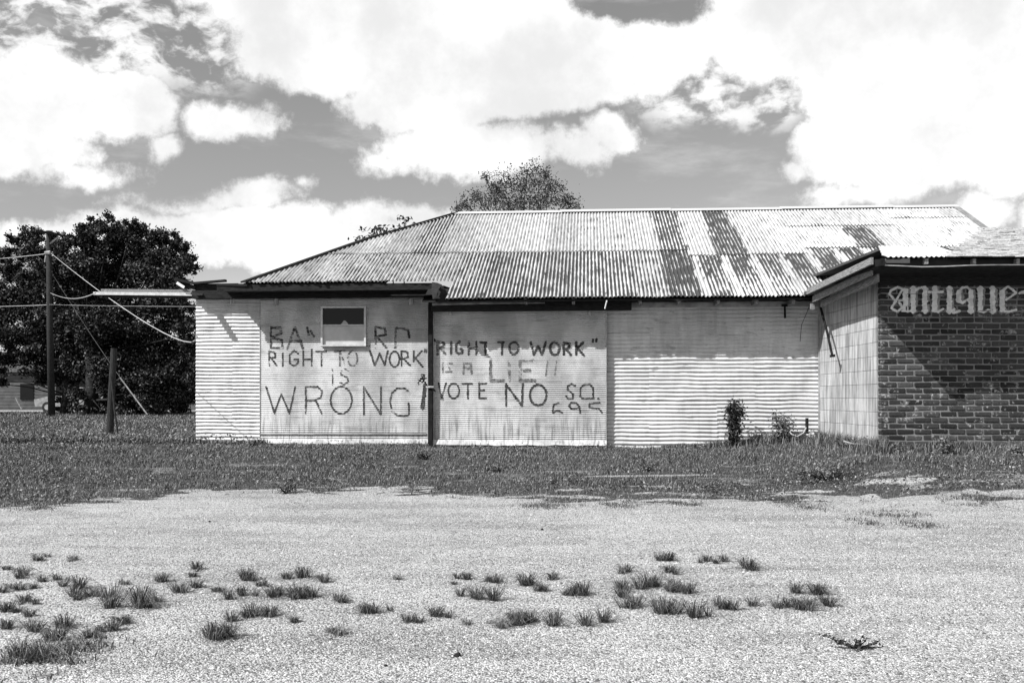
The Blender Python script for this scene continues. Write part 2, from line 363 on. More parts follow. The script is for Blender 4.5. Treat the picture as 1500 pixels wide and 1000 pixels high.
def sheet(name, parent, P, A, B, N, wa, b0f, b1f, pitch, amp, mat, off=0.0, smp=6, rows=8, lift=0.0, wav=0.0, dent=0.0, seed=0.0, ragged=0.0, color=None):
    na = max(2, int(round(wa / pitch * smp))); a = np.linspace(0, wa, na + 1); v = []; uv = []
    for r in range(rows + 1):
        s = r / rows
        for x in a:
            lo, hi = b0f(x), b1f(x)
            if ragged: lo = lo + ragged * (vn(x * 14, seed * 3, 1) - .5) + ragged * .6 * (vn(x * 3, seed, 1) - .5)
            bb = lo + (hi - lo) * s
            kn = vn(bb * 11 + seed, x * 15, 1, 5); ph = (x + off) + wav * (.6 * (vn(bb * 2.6 + seed, x * 3, 1) - .5) + 1.6 * max(0.0, kn - .80) - 1.3 * max(0.0, .16 - kn))
            d = amp * math.cos(2 * math.pi * ph / pitch) + lift * (1 - s) + dent * (fbm(x, bb, 3.1, seed) - .5)
            v.append(P + A * x + B * bb + N * d); uv.append((x + off, bb + seed * .37))
    n = na + 1; f = [(r * n + i, r * n + i + 1, (r + 1) * n + i + 1, (r + 1) * n + i) for r in range(rows) for i in range(na)]
    o = mk(name, [tuple(p) for p in v], f, mat, parent, uv, True)
    if color: o.color = color
    return o
# roof sheets, column by column, two or three to a slope
CW = PITCH * 8; u888 = U_(888, VE); uE = U_(641, VE) ; VEL = 17.79
urR = 7.93
lens = VRIDGE - VE
c0 = int(math.floor((UH[-1][0] - u888) / CW)) ; c1 = int(math.ceil((urR - u888) / CW))
amtU = {}; 
def sheet_amt(px, row):
    # how rusty each sheet is, read off the photograph
    if row == 0:
        if px < 470: return .06
        if px < 700: return .10
        if px < 950: return .15
        if px < 975: return .02
        if px < 1055: return .44
        if px < 1110: return .40
        if px < 1150: return .36
        if px < 1180: return .44
        if px < 1215: return .42
        return .40
    if 612 < px < 665: return .24
    if px < 960: return -.12
    if px < 1015: return .30
    if px < 1045: return .02
    if px < 1085: return .34
    if px < 1230: return -.06
    if px < 1275: return .30
    return -.06
def px_of(u, v, z=0):
    p = W3(u, v, z); return CX + F * p.x / p.y
for c in range(c0, c1):
    ua = u888 + c * CW; ub = min(ua + CW, urR + .0)
    if ub - ua < .1: continue
    um = (ua + ub) / 2; left = um < uE
    e0 = VEL if left else VE
    brk = 19.50 - (.32 if -.2 < um - U_(1040, 19.5) < 1.8 else 0) + (.0 if um < U_(1110, 19.5) else .05)
    cuts = [e0, brk, VRIDGE]
    if um > U_(1140, 21): cuts = [e0, brk, 21.0 + (.5 if um > U_(1290, 21) else 0), VRIDGE]
    seed0 = c * 3.7 + 50
    for r in range(len(cuts) - 1):
        va, vb = cuts[r] - (.12 if r else 0), cuts[r + 1]
        if min(ua, ub) < UH[0][0] and hip_v(ub) <= va + .02: continue
        u0 = ua - .03; w = ub - u0 + .035
        if u0 < UH[-1][0] - .02: w -= (UH[-1][0] - u0); u0 = UH[-1][0]
        if w < .06: continue
        P0 = W3(u0, 0, ZE - PR * VE)
        def lo(x, va=va, u0=u0): return min(va, hip_v(u0 + x)) * NS
        def hi(x, vb=vb, u0=u0): return min(vb, hip_v(u0 + x)) * NS
        pm = px_of(um, (va + vb) / 2)
        a = sheet_amt(pm, 0 if r == 0 else 1); a = (a * 1.25 if a < .2 else a * .80 + .08) + random.uniform(-.04, .04) + (.12 if r == 0 and pm < 960 else .0)
        if r == 2: a = -.08
        if r == 1 and 1225 < pm < 1262: a = .3
        if r == 0 and left: a = sheet_amt(pm, 0) + random.uniform(-.04, .06)
        o = sheet('roof_sheet', T, P0, UU, BS, NN, w, lo, hi, PITCH, .0155, M['roof'], off=u0 - ua, rows=8 if r == 0 else 7, smp=6,
                  lift=.012 + (.006 if r else 0), wav=.012, dent=.014, seed=seed0 + r, ragged=.05 if r == 0 else .02, color=(a, random.uniform(.74, 1.06), 0 if r or pm < 1036 else .8, 1))
# far slope, hip slope, lean-to lip on the left
def quadpart(name, pts, mat, parent, label=None):
    o = mk(name, [tuple(p) for p in pts], [tuple(range(len(pts)))], mat, parent)
    if label: o['label'] = label
    return o
sheet('rear_roof_sheet', T, W3(UH[0][0], VRIDGE, roofz(VRIDGE) - .01), UU, (VV - ZZ * PR) / NS, (ZZ + VV * PR) / NS, urR - UH[0][0], lambda x: 0, lambda x: 5.6, PITCH, .0125, M['roof'], smp=4, rows=3, color=(0, 1, 0, 1), seed=3)
hp = [W3(u, v, roofz(v) - .01) for u, v in UH]
flank = [hp[0], hp[1], hp[2], hp[3], W3(-6.27, 26, roofz(17.79)), W3(-2.94, 22.4, roofz(VRIDGE) - .01)]
mb = MB(); mb.add(flank, [(0, 1, 5), (1, 2, 4, 5), (2, 3, 4)]); mb.build('hip_slope', M['farroof'], T)
zl = roofz(VEL)
mb = MB(); mb.hexa([W3(-6.78, 17.82, zl - .04), W3(-6.2, 17.80, zl - .06), W3(-6.2, 26, zl - .06), W3(-7.5, 26, zl - .06), W3(-6.78, 17.82, zl), W3(-6.2, 17.80, zl - .015), W3(-6.2, 26, zl - .02), W3(-7.5, 26, zl)])
mb.build('side_eave', M['darkwood'], T)
mb = MB()
for (a, b) in zip(hp, hp[1:]): mb.beam(a + ZZ * .03, b + ZZ * .03, .16, .03)
mb.build('hip_cap', M['darkwood'], T)
# ridge cap: bent strips end to end
uc = UH[0][0] - .05; i = 0
while uc < urR:
    ue = min(uc + 2.4, urR + .03); mb = MB(); zr = roofz(VRIDGE) + .02 + .012 * (i % 2)
    a, b = uc, ue + .04
    mb.add([W3(a, VRIDGE - .14, zr - .045), W3(b, VRIDGE - .14, zr - .045), W3(b, VRIDGE, zr + .02), W3(a, VRIDGE, zr + .02), W3(a, VRIDGE + .14, zr - .045), W3(b, VRIDGE + .14, zr - .045),
            W3(a, VRIDGE - .14, zr - .055), W3(b, VRIDGE - .14, zr - .055)], [(0, 1, 2, 3), (3, 2, 5, 4), (6, 7, 1, 0)])
    o = mb.build('ridge_cap', M['roof'], T); o.color = (-.3, 1, 0, 1); uc = ue; i += 1
mb = MB(); mb.beam(W3(urR + .02, VRIDGE, roofz(VRIDGE) + .01), W3(urR + .02, VE + 1, roofz(VE + 1) + .0), .10, .05); mb.build('rake_board', M['trim'], T)

# ---- walls: horizontal corrugated sheets
WP = .0700; WH = WP * 8
def wall_sheets(px_cols, vpl, ztop, zbot, stagger=False, seed=0, u_is=False):
    us = [x if u_is else U_(x, vpl) for x in px_cols]
    zt = ztop; r = 0
    while zt > zbot + .05:
        zb = max(zt - WH, zbot)
        for i in range(len(us) - 1):
            a, b = us[i], us[i + 1]; jit = 0 if i == 0 else (.0)
            sheet('wall_sheet', T, W3(a, vpl - .004 * (i % 2) - .002 * r, zb - .03), ZZ, UU, -VV, zt - zb + .03, lambda x: 0.0, lambda x, L=b - a: L + .012, WP, .0125, M['wall'],
                  off=0.0, smp=7, rows=max(6, int((b - a) / .045)), lift=.0, wav=.032, dent=.036, seed=seed + i * 5.3 + r * 11.1)
        zt = zb; r += 1
wall_sheets([287, 340.5, 381], VL, Z_(340, 437, VL), .30, seed=2)
wall_sheets([380, 460, 540, 634], VL + .03, 3.10, 2.9, seed=8)
wall_sheets([886, 951, 1049.5, 1105, 1199], VR, Z_(1000, 441, VR), .30, seed=20)
# side wall, rear walls and the inside core that blocks the view through
mb = MB(); uL = U_(287, VL); uR = U_(1199, VR); uJ = U_(629, VD)
mb.hexa([W3(uL + .03, VL + .06, .2), W3(uJ, VL + .06, .2), W3(uJ, 25.5, .2), W3(uL + .03, 25.5, .2), W3(uL + .03, VL + .06, 3.2), W3(uJ, VL + .06, 3.2), W3(uJ, 25.5, 3.2), W3(uL + .03, 25.5, 3.2)])
mb.hexa([W3(uJ + .04, VR + .06, .2), W3(9.3, VR + .06, .2), W3(9.3, 27, .2), W3(uJ + .04, 27, .2), W3(uJ + .04, VR + .06, 2.95), W3(9.3, VR + .06, 2.95), W3(9.3, 27, 2.95), W3(uJ + .04, 27, 2.95)])
mb.build('wall_core', M['darkwood'], T)
sheet('side_wall_sheet', T, W3(uL + .01, VL + .02, .25), ZZ, VV, -UU, 2.9, lambda x: 0, lambda x: 7.0, WP, .0105, M['wall'], smp=6, rows=12, dent=.02, wav=.02, seed=77)
mb = MB(); mb.box(W3(uJ + .02, (VL + VR) / 2, 1.6), UU * .02, VV * (VL - VR + .1) / 2, ZZ * 1.3); mb.build('return_wall', M['darkwood'], T)

# ---- the two big doors
DP = .0365; DA = .0078; DS = 6
def door_h(u, z, s): return .012 * (fbm(u, z, .9, s) - .5) + .004 * (vn(z * 3.1, u * .35, 1, s) - .5)
def make_door(px0, px1, py0, py1, vpl, s):
    u0, u1 = U_(px0, vpl), U_(px1, vpl); zt = Z_((px0 + px1) / 2, py0, vpl); zb = Z_((px0 + px1) / 2, py1, vpl)
    nr = int(round((zt - zb) / DP * DS)); ncol = 26; v = []
    for r in range(nr + 1):
        z = zb + r * DP / DS
        for c in range(ncol + 1):
            u = u0 + (u1 - u0) * c / ncol
            zz = z + (.025 * (vn(u * 4, s, 1) - .5) - .03 * sst(u, u0 + (u1 - u0) * .25, u0) if r == 0 else 0)
            v.append(W3(u, vpl - DA * math.cos(2 * math.pi * r / DS) - door_h(u, z, s), zz))
    n = ncol + 1; f = [(r * n + i, r * n + i + 1, (r + 1) * n + i + 1, (r + 1) * n + i) for r in range(nr) for i in range(ncol)]
    d = mk('door', [tuple(p) for p in v], f, M['door'], T)
    # folded edges
    mb = MB(); th = .05
    for u in (u0 + .004, u1 - .004): mb.box(W3(u, vpl + .02, (zt + zb) / 2), UU * .006, VV * .032, ZZ * (zt - zb) / 2)
    mb.build('edge_fold', M['trim'], d)
    return d, (u0, u1, zb, zt, vpl, s)
doorL, gL = make_door(380.5, 627, 439, 649, VL - .06, 1.0); doorL['label'] = 'ribbed left door painted with the word WRONG'
doorR, gR = make_door(634.5, 888.5, 453, 651, VD, 5.0); doorR['label'] = 'ribbed right door painted VOTE NO'
def seg_dist(px, py, a, b):
    a = np.array(a, 'f8'); b = np.array(b, 'f8'); d = b - a; L = (d * d).sum() + 1e-12
    t = np.clip(((px - a[0]) * d[0] + (py - a[1]) * d[1]) / L, 0, 1); return np.hypot(px - a[0] - t * d[0], py - a[1] - t * d[1])
def ell(cx, cy, rx, ry, n=18): return [(cx + rx * math.cos(2 * math.pi * i / n), cy + ry * math.sin(2 * math.pi * i / n)) for i in range(n + 1)]
def raster(strokes, cu, cz, z0, width, keep, hfun, PT, name, mat, parent):
    # strokes in (u, z); cells are laid on the surface hfun and kept where the brush touched
    A = np.array([p for s in strokes for p in s]); u0, zz0 = A.min(0) - width; u1, zz1 = A.max(0) + width
    iu = np.arange(math.floor(u0 / cu), math.ceil(u1 / cu)); iz = np.arange(math.floor((zz0 - z0) / cz), math.ceil((zz1 - z0) / cz))
    IU, IZ = np.meshgrid(iu, iz); cu_, cz_ = (IU + .5) * cu, z0 + (IZ + .5) * cz
    d = np.full(IU.shape, 9.0)
    for s in strokes:
        for a, b in zip(s, s[1:]): d = np.minimum(d, seg_dist(cu_, cz_, a, b))
    rough = width * .5 * (1 + .5 * (vn(cu_, cz_, 30) - .5))
    m = (d < rough) & keep(cu_, cz_, IZ)
    IU, IZ = IU[m], IZ[m]
    if not len(IU): return None
    n = len(IU); v = np.zeros((n, 4, 3))
    for k_, (a, b) in enumerate(((0, 0), (1, 0), (1, 1), (0, 1))):
        u, z = (IU + a) * cu, z0 + (IZ + b) * cz; v[:, k_] = PT(u, z, hfun(u, z, IZ + b))
    return mk(name, v.reshape(-1, 3), np.arange(n * 4).reshape(n, 4), mat, parent)
def paint_door(door, geo, word, label, width, wear, zo, zs):
    u0, u1, zb, zt, vpl, s = geo
    st = []
    for stroke in word:
        st.append([uvz(zo[0] + x / zs, zo[1] + y / zs, vpl) for x, y in stroke])
    def h(u, z, iz): return DA * np.cos(2 * np.pi * iz / DS) + door_h(u, z, s) + .0022
    def PT(u, z, h_): p = np.zeros(u.shape + (3,)); vv = vpl - h_; p[..., 0] = UU.x * u + VV.x * vv; p[..., 1] = UU.y * u + VV.y * vv; p[..., 2] = z; return p
    def keep(u, z, iz):
        ph = iz % DS; under = (ph == 2) | (ph == 3)
        r = .55 * fbm(u, z, 6, 3) + .45 * fbm(u, z, 26, 13) + .12 * (rng.random(u.shape) - .5)
        w_ = wear * (.84 if wear > .4 else .76); return (r > w_) & (~under | (r > w_ + .16))
    # strokes whose spans overlap sideways belong to one letter
    grp = []
    for s_ in sorted(st, key=lambda q: min(p[0] for p in q)):
        a, b = min(p[0] for p in s_), max(p[0] for p in s_)
        if grp and a < grp[-1][1] + .006: grp[-1][0].append(s_); grp[-1][1] = max(grp[-1][1], b)
        else: grp.append([[s_], b])
    for g_, _ in grp:
        o = raster(g_, .009, DP / DS, zb, width, keep, h, PT, 'letter', M['faded'] if wear > .45 or 'faded' in label else M['paint'], door)
        if o: o['label'] = 'one character of the ' + label
A0 = ((380, 440), 5.0)
paint_door(doorL, gL, [[(85, 195), (85, 350)], [(85, 200), (155, 200), (160, 240), (95, 270)], [(95, 275), (165, 290), (170, 345), (90, 350)],
    [(205, 355), (260, 195), (320, 355)], [(225, 295), (305, 295)], [(350, 200), (362, 250)], [(375, 222), (400, 262)],
    [(850, 195), (855, 350)], [(850, 195), (920, 205), (925, 250), (860, 265)], [(860, 265), (930, 345)], [(1000, 205), (995, 350)], [(1010, 200), (1090, 215), (1098, 270)], [(785, 325), (800, 335)]], 'letters BA and RD', .044, .44, *A0)
paint_door(doorL, gL, [[(70, 370), (72, 480)], [(75, 370), (115, 385), (115, 420), (80, 420)], [(85, 420), (130, 480)], [(172, 385), (172, 480)],
    [(285, 390), (255, 367), (220, 400), (222, 460), (255, 480), (285, 455), (285, 430), (255, 430)], [(322, 370), (322, 480)], [(383, 358), (383, 480)], [(322, 430), (383, 430)], [(415, 372), (490, 372)], [(455, 372), (455, 480)]], 'painted word RIGHT', .034, .40, *A0)
paint_door(doorL, gL, [[(550, 370), (625, 370)], [(590, 372), (590, 480)], [(590, 380), (630, 470)], ell(683, 425, 35, 55)], 'painted word TO', .032, .42, *A0)
paint_door(doorL, gL, [[(810, 370), (845, 475), (880, 390), (918, 472), (940, 370)], ell(990, 430, 36, 56), [(1040, 370), (1042, 480)], [(1040, 370), (1085, 380), (1090, 415), (1045, 430)], [(1060, 430), (1105, 478)],
    [(1130, 370), (1130, 445)], [(1190, 370), (1130, 435)], [(1145, 425), (1195, 485)], [(1213, 360), (1210, 378)], [(1226, 360), (1224, 378)]], 'painted word WORK', .036, .26, *A0)
paint_door(doorL, gL, [[(535, 500), (537, 615)], [(655, 515), (620, 500), (595, 520), (600, 545), (645, 565), (652, 595), (620, 615), (590, 600)]], 'painted word IS', .030, .42, *A0)
paint_door(doorL, gL, [[(50, 635), (110, 825), (160, 685), (220, 825), (262, 635)], [(340, 635), (340, 825)], [(340, 635), (430, 635), (460, 665), (450, 710), (400, 735), (345, 735)], [(415, 735), (455, 825)],
    ell(600, 730, 78, 98, 26), [(765, 835), (765, 635), (890, 835), (890, 635)], [(1090, 665), (1060, 642), (1010, 642), (970, 680), (957, 740), (970, 810), (1010, 840), (1060, 848), (1095, 835), (1095, 770), (1092, 750)]], 'large painted word WRONG', .036, .36, *A0)
paint_door(doorL, gL, [[(1215, 620), (1195, 785)]], 'thick painted exclamation mark', .075, .33, *A0)
B0 = ((630, 480), 5.556)
paint_door(doorR, gR, [[(60, 115), (62, 215)], [(62, 115), (110, 120), (115, 160), (70, 165)], [(85, 165), (125, 215)], [(172, 115), (172, 210)], [(240, 112), (212, 140), (212, 195), (232, 212), (262, 208), (262, 180), (250, 176)],
    [(315, 115), (315, 212)], [(375, 115), (375, 212)], [(315, 165), (375, 165)], [(410, 118), (458, 122)], [(450, 125), (450, 215)], [(35, 98), (38, 112)]], 'upper word RIGHT', .044, .34, *B0)
paint_door(doorR, gR, [[(555, 118), (600, 118)], [(588, 125), (585, 215)], ell(683, 165, 38, 50)], 'upper word TO', .042, .34, *B0)
paint_door(doorR, gR, [[(820, 118), (845, 220), (880, 150), (912, 218), (940, 118)], ell(1015, 170, 38, 52), [(1088, 120), (1088, 218)], [(1088, 120), (1135, 130), (1130, 165), (1095, 175)], [(1110, 175), (1145, 222)],
    [(1190, 120), (1190, 220)], [(1245, 120), (1200, 165), (1250, 225)], [(1328, 98), (1326, 115)], [(1355, 94), (1352, 112)]], 'upper word WORK', .046, .31, *B0)
paint_door(doorR, gR, [[(105, 285), (105, 365)], [(180, 290), (145, 285), (130, 310), (165, 335), (175, 360), (130, 362)], [(272, 375), (275, 290), (330, 290), (338, 375)], [(272, 330), (335, 330)]], 'very faded words IS A', .036, .47, *B0)
paint_door(doorR, gR, [[(493, 270), (493, 430)], [(493, 430), (600, 432)], [(645, 270), (645, 430)], [(733, 275), (733, 430)], [(733, 430), (855, 430)], [(733, 350), (815, 348)], [(733, 272), (840, 268)]], 'faded word LIE', .052, .45, *B0)
paint_door(doorR, gR, [[(955, 275), (947, 355)], [(945, 375), (944, 386)], [(1027, 275), (1020, 350)], [(1018, 370), (1017, 382)]], 'two faded exclamation marks', .030, .42, *B0)
paint_door(doorR, gR, [[(68, 450), (95, 570), (130, 450)], ell(193, 513, 45, 60), [(265, 455), (345, 455)], [(308, 455), (308, 575)], [(400, 450), (400, 572)], [(400, 455), (455, 452)], [(400, 512), (440, 510)], [(400, 572), (455, 572)]], 'painted word VOTE', .034, .26, *B0)
paint_door(doorR, gR, [[(620, 635), (618, 460), (748, 635), (755, 460)], ell(880, 548, 67, 85, 24)], 'painted word NO', .040, .18, *B0)
paint_door(doorR, gR, [[(1180, 470), (1150, 460), (1120, 475), (1120, 505), (1165, 540), (1160, 580), (1125, 580), (1105, 555)], [(1250, 465), (1225, 490), (1222, 555), (1240, 575), (1330, 575), (1325, 490), (1300, 462), (1250, 465)], [(1368, 576), (1374, 579)],], 'painted letters SQ', .032, .20, *B0)
paint_door(doorR, gR, [[(1045, 615), (1010, 620), (1000, 655), (1000, 690)], [(1003, 690), (1035, 672), (1075, 690)], [(1215, 640), (1190, 612), (1145, 612), (1130, 635), (1150, 660), (1190, 660), (1215, 640), (1222, 690)], [(1380, 612), (1295, 618), (1298, 650), (1370, 655), (1400, 690)]], 'painted number 695', .032, .24, *B0)

# ---- window in the left door
VW = VL - .06
wu0, wz1 = uvz(471, 449, VW); wu1, wz0 = uvz(537, 507, VW); uc, zc = (wu0 + wu1) / 2, (wz0 + wz1) / 2; hw, hh = (wu1 - wu0) / 2, (wz1 - wz0) / 2
win = thing('window', None, None, W3(uc, VW, zc)); win.parent = T; win.location = win.location - T.location; win['label'] = 'small aluminium sash window above the word RIGHT'
mb = MB(); fw = .036
for s_ in (-1, 1): mb.box(W3(uc + s_ * (hw - fw / 2), VW - .035, zc), UU * fw / 2, VV * .03, ZZ * hh)
mb.box(W3(uc, VW - .037, zc + hh - fw / 2), UU * (hw + .004), VV * .033, ZZ * fw / 2); mb.box(W3(uc, VW - .037, zc - hh + fw * .35), UU * (hw + .002), VV * .034, ZZ * fw * .35)
mb.build('frame', M['alu'], win)
mb = MB(); mb.box(W3(uc, VW - .030, zc + .02), UU * (hw - fw), VV * .014, ZZ * .012); mb.build('meeting_rail', M['alu'], win)
mb = MB(); mb.box(W3(uc, VW - .014, zc + hh / 2 - .005), UU * (hw - fw), VV * .004, ZZ * (hh / 2 - .027)); mb.build('upper_pane', M['glass'], win)
mb = MB(); mb.box(W3(uc, VW - .020, zc - hh / 2 + .018), UU * (hw - fw), VV * .004, ZZ * (hh / 2 - .012)); mb.build('lower_pane', M['blind'], win)
mb = MB(); c_ = W3(uc + .02, VW - .0195, zc + .075)
mb.add([c_ + UU * -.09 + ZZ * -.045, c_ + UU * .07 + ZZ * -.045, c_ + UU * .05 + ZZ * -.01, c_ + UU * .01 + ZZ * .03, c_ + UU * -.02 + ZZ * .035, c_ + UU * -.05 + ZZ * -.01], [(0, 1, 2, 3, 4, 5)]); mb.build('curtain', M['trim'], win)

# ---- eaves, track covers, rafter tails
mb = MB(); a, b = -6.78, U_(641, VEL) - .0
mb.beam(W3(a, VEL + .06, zl - .085), W3(b, VEL + .06, zl - .085), .04, .12); mb.build('fascia', M['darkwood'], T)
mb = MB(); mb.beam(W3(uL, VL - .12, Z_(450, 430.5, VL - .12)), W3(uJ, VL - .12, Z_(450, 430.5, VL - .12)), .16, .15); mb.build('door_track_cover', M['darkwood'], T)
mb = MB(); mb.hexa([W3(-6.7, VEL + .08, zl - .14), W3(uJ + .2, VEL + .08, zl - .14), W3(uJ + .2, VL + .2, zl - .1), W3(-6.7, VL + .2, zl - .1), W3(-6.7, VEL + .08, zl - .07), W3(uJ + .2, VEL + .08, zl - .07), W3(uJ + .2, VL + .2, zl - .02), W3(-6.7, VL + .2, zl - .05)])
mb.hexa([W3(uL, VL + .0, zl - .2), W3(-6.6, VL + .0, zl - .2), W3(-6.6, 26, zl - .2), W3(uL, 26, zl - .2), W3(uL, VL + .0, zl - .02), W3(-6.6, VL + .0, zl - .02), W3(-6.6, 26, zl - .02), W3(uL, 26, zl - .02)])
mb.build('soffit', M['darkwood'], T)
for px in (368, 421, 473, 523, 575):
    u, z = uvz(px, 419.5, VEL + .12); mb = MB(); mb.box(W3(u, VEL + .3, z), UU * .025, VV * .22, ZZ * .035); mb.build('rafter_tail', M['greywood'], T)
u0, u1 = U_(632, VD - .1), U_(925, VD - .1); zc_ = Z_(770, 449, VD - .1)
mb = MB(); mb.beam(W3(u0, VD - .10, zc_), W3(u1, VD - .10, zc_ + .0), .12, .15); mb.build('door_track_cover', M['darkwood'], T)
mb = MB(); mb.tube([W3(u0 + .03, VD - .175, zc_ + .05), W3(u0 + .9, VD - .185, zc_ + .062), W3(u0 + 2.0, VD - .175, zc_ + .058)], [.03, .026, .012], 8); mb.build('rolled_flashing', M['trim'], T)
u2 = U_(1198, VR - .04); mb = MB(); mb.beam(W3(u1, VR - .05, Z_(1050, 446.5, VR)), W3(u2, VR - .05, Z_(1050, 446.5, VR)), .05, .085); mb.build('wall_head_trim', M['trim'], T)
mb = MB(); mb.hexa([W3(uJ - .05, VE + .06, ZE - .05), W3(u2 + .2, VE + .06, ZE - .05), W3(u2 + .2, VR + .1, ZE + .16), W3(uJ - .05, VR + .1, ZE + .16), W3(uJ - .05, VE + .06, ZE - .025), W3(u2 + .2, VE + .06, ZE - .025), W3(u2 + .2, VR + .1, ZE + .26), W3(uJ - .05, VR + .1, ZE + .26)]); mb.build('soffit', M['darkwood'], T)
us_ = U_(572, VE); mb = MB(); mb.hexa([W3(us_, VE + .02, 2.965), W3(uJ + .1, VE + .02, 2.965), W3(uJ + .1, VD - .02, 2.99), W3(us_, VD - .02, 2.99), W3(us_, VE + .02, 2.98), W3(uJ + .1, VE + .02, 2.98), W3(uJ + .1, VD - .02, 3.005), W3(us_, VD - .02, 3.005)]); mb.build('added_shade_board', M['darkwood'], T)  # board added to keep sun off the upper left corner of the right door
for px in (770, 840, 938, 995, 1052, 1108, 1162):
    u, z = uvz(px, 441, VE + .15); mb = MB(); mb.box(W3(u, VE + .32, z), UU * .025, VV * .22, ZZ * .04); mb.build('rafter_tail', M['greywood'], T)
# broken corner where the two eaves meet
mb = MB(); c_ = at(641, 424, 17.1)
mb.add([at(633, 413, 17.5), at(640, 414, 17.2), at(648, 417, 17.1), at(642, 424, 17.0), at(640, 431, 16.95), at(645, 437, 16.92), at(634, 438, 16.98), at(632, 424, 17.2),
        at(633, 413, 17.8), at(645, 415, 17.7), at(640, 436, 17.5)], [(0, 1, 3, 7), (1, 2, 3), (7, 3, 4, 6), (4, 5, 6), (0, 8, 9, 1), (6, 10, 8, 7), (4, 10, 5)]); mb.build('torn_eave_end', M['darkwood'], T)
# post between the doors with its latch
pu, _ = uvz(631, 500, VD - .05)
mb = MB(); mb.box(W3(pu, VD - .06, (.28 + zc_ + .12) / 2), UU * .032, VV * .045, ZZ * (zc_ + .12 - .28) / 2); mb.build('post', M['post'], T)
lz = Z_(631, 567, VD - .1)
mb = MB(); mb.tube([W3(pu - .07, VD - .12, lz), W3(pu, VD - .135, lz + .004), W3(pu + .06, VD - .12, lz)], .018, 6); mb.build('latch', M['wire'], T)
mb = MB(); q0 = W3(pu - .13, VD - .10, lz + .14)
for k_ in range(9): 
    a = q0 + Vector((random.uniform(-.06, .06), random.uniform(-.03, .01), random.uniform(-.05, .05))); mb.tube([a, a + Vector((random.uniform(-.06, .06), 0, random.uniform(-.05, .05))), a + Vector((random.uniform(-.05, .07), -.01, random.uniform(-.09, .03)))], .010, 5)
mb.tube([W3(pu - .10, VD - .1, lz + .1), W3(pu - .05, VD - .12, lz + .02), W3(pu + .05, VD - .12, lz - .03), W3(pu + .09, VD - .1, lz - .07)], .014, 5)
mb.build('chain', M['post'], T)
for px in (404.5, 602):
    u, z = uvz(px, 442, VL - .09); mb = MB(); mb.box(W3(u, VL - .09, z), UU * .035, VV * .012, ZZ * .055); mb.box(W3(u, VL - .105, z), UU * .012, VV * .012, ZZ * .06); mb.build('door_hanger', M['trim'], doorL)
for px in (660, 864):
    u, z = uvz(px, 459, VD - .03); mb = MB(); mb.box(W3(u, VD - .025, z), UU * .025, VV * .01, ZZ * .045); mb.box(W3(u, VD - .04, z + .01), UU * .01, VV * .01, ZZ * .05); mb.build('door_hanger', M['trim'], doorR)
# trim boards and odd bits under the eave
u, z = uvz(1150, 447, VR - .15); mb = MB(); mb.beam(W3(u, VR - .12, z + .02), W3(u + .01, VR - .1, z - .22), .03, .03, (0, 1, 0)); mb.box(W3(u + .0, VR - .12, z + .0), UU * .05, VV * .02, ZZ * .02); mb.build('bracket', M['post'], T)
mb = MB(); pts = [at(1186, 447, 16.95), at(1180, 462, 17.05), at(1174, 476, 17.05), at(1172, 500, 17.1)]; mb.tube(pts, .006, 5); mb.build('loose_wire', M['darkwire'], T)
mb = MB(); mb.tube([at(886, 452, 16.8), at(889, 440, 16.75)], .011, 5); mb.build('flashing_strap', M['white'], T)
uc_ = U_(1199.5, VR); mb = MB(); mb.box(W3(uc_, VR - .02, 1.65), UU * .018, VV * .03, ZZ * 1.3); mb.build('corner_trim', M['trim'], T)
# dark lap line and bent skirt low on the doors
u0, u1, zb, zt, vp, s_ = gL; zz_ = Z_(500, 635.5, vp)
mb = MB(); mb.beam(W3(u0 + .01, vp - .016, zz_), W3(u1 - .03, vp - .016, zz_ + .01), .012, .03); mb.build('kick_strip', M['trim'], doorL)
for gg, dd in ((gL, doorL), (gR, doorR)):
    u0, u1, zb, zt, vp, s_ = gg; n = 24; v = []
    for i in range(n + 1):
        u = u0 + (u1 - u0) * i / n; w_ = .03 * (vn(i * .8, s_, 1)); v += [W3(u, vp - .012 - w_ * .5, zb + .07 + .02 * vn(i * .5, s_, 1)), W3(u, vp - .03 - w_, zb - .03 + .035 * vn(i * .9, s_ + 3, 1))]
    mk('bottom_skirt', [tuple(p) for p in v], [(2 * i, 2 * i + 1, 2 * i + 3, 2 * i + 2) for i in range(n)], M['door'], dd)

# ---- long gutter sticking out to the left, broken corner boards
gut = thing('gutter', 'long pale gutter sticking out left from the tin shed into the tree', 'gutter', at(287, 431, 18.86))
mb = MB(); a, b = at(287, 431.5, 18.94), at(139, 430, 19.11)
d = (b - a).normalized(); nd = Vector((d.y, -d.x, 0)).normalized()
mb.beam(a + d * -.6, b, .13, .055); mb.build('trough', M['alu'], gut)
mb = MB(); mb.beam(a + ZZ * .055 + Vector((0, -.03, 0)), a.lerp(b, .93) + ZZ * .052 + Vector((0, -.03, 0)), .03, .07); mb.build('upper_rim', M['greywood'], gut)
mb = MB(); mb.beam(a + Vector((0, .02, -.05)), b.lerp(a, .10) + Vector((0, .02, -.05)), .10, .04); mb.build('underside_board', M['darkwood'], gut)
eb = thing('broken_eave_board', 'splintered dark boards jutting past the left corner of the tin shed eave', 'board', at(290, 415, 17.9))
mb = MB(); mb.beam(at(256, 409, 18.91), at(285, 415, 18.91), .10, .05); mb.beam(at(284, 415, 18.91), at(331, 411, 18.86), .10, .04); mb.beam(at(258, 413, 19.01), at(287, 422, 18.96), .08, .08); mb.build('upper_board', M['darkwood'], eb)
mb = MB(); mb.beam(at(284, 422, 18.98), at(349, 421, 18.98), .03, .16); mb.build('lower_board', M['darkwood'], eb)
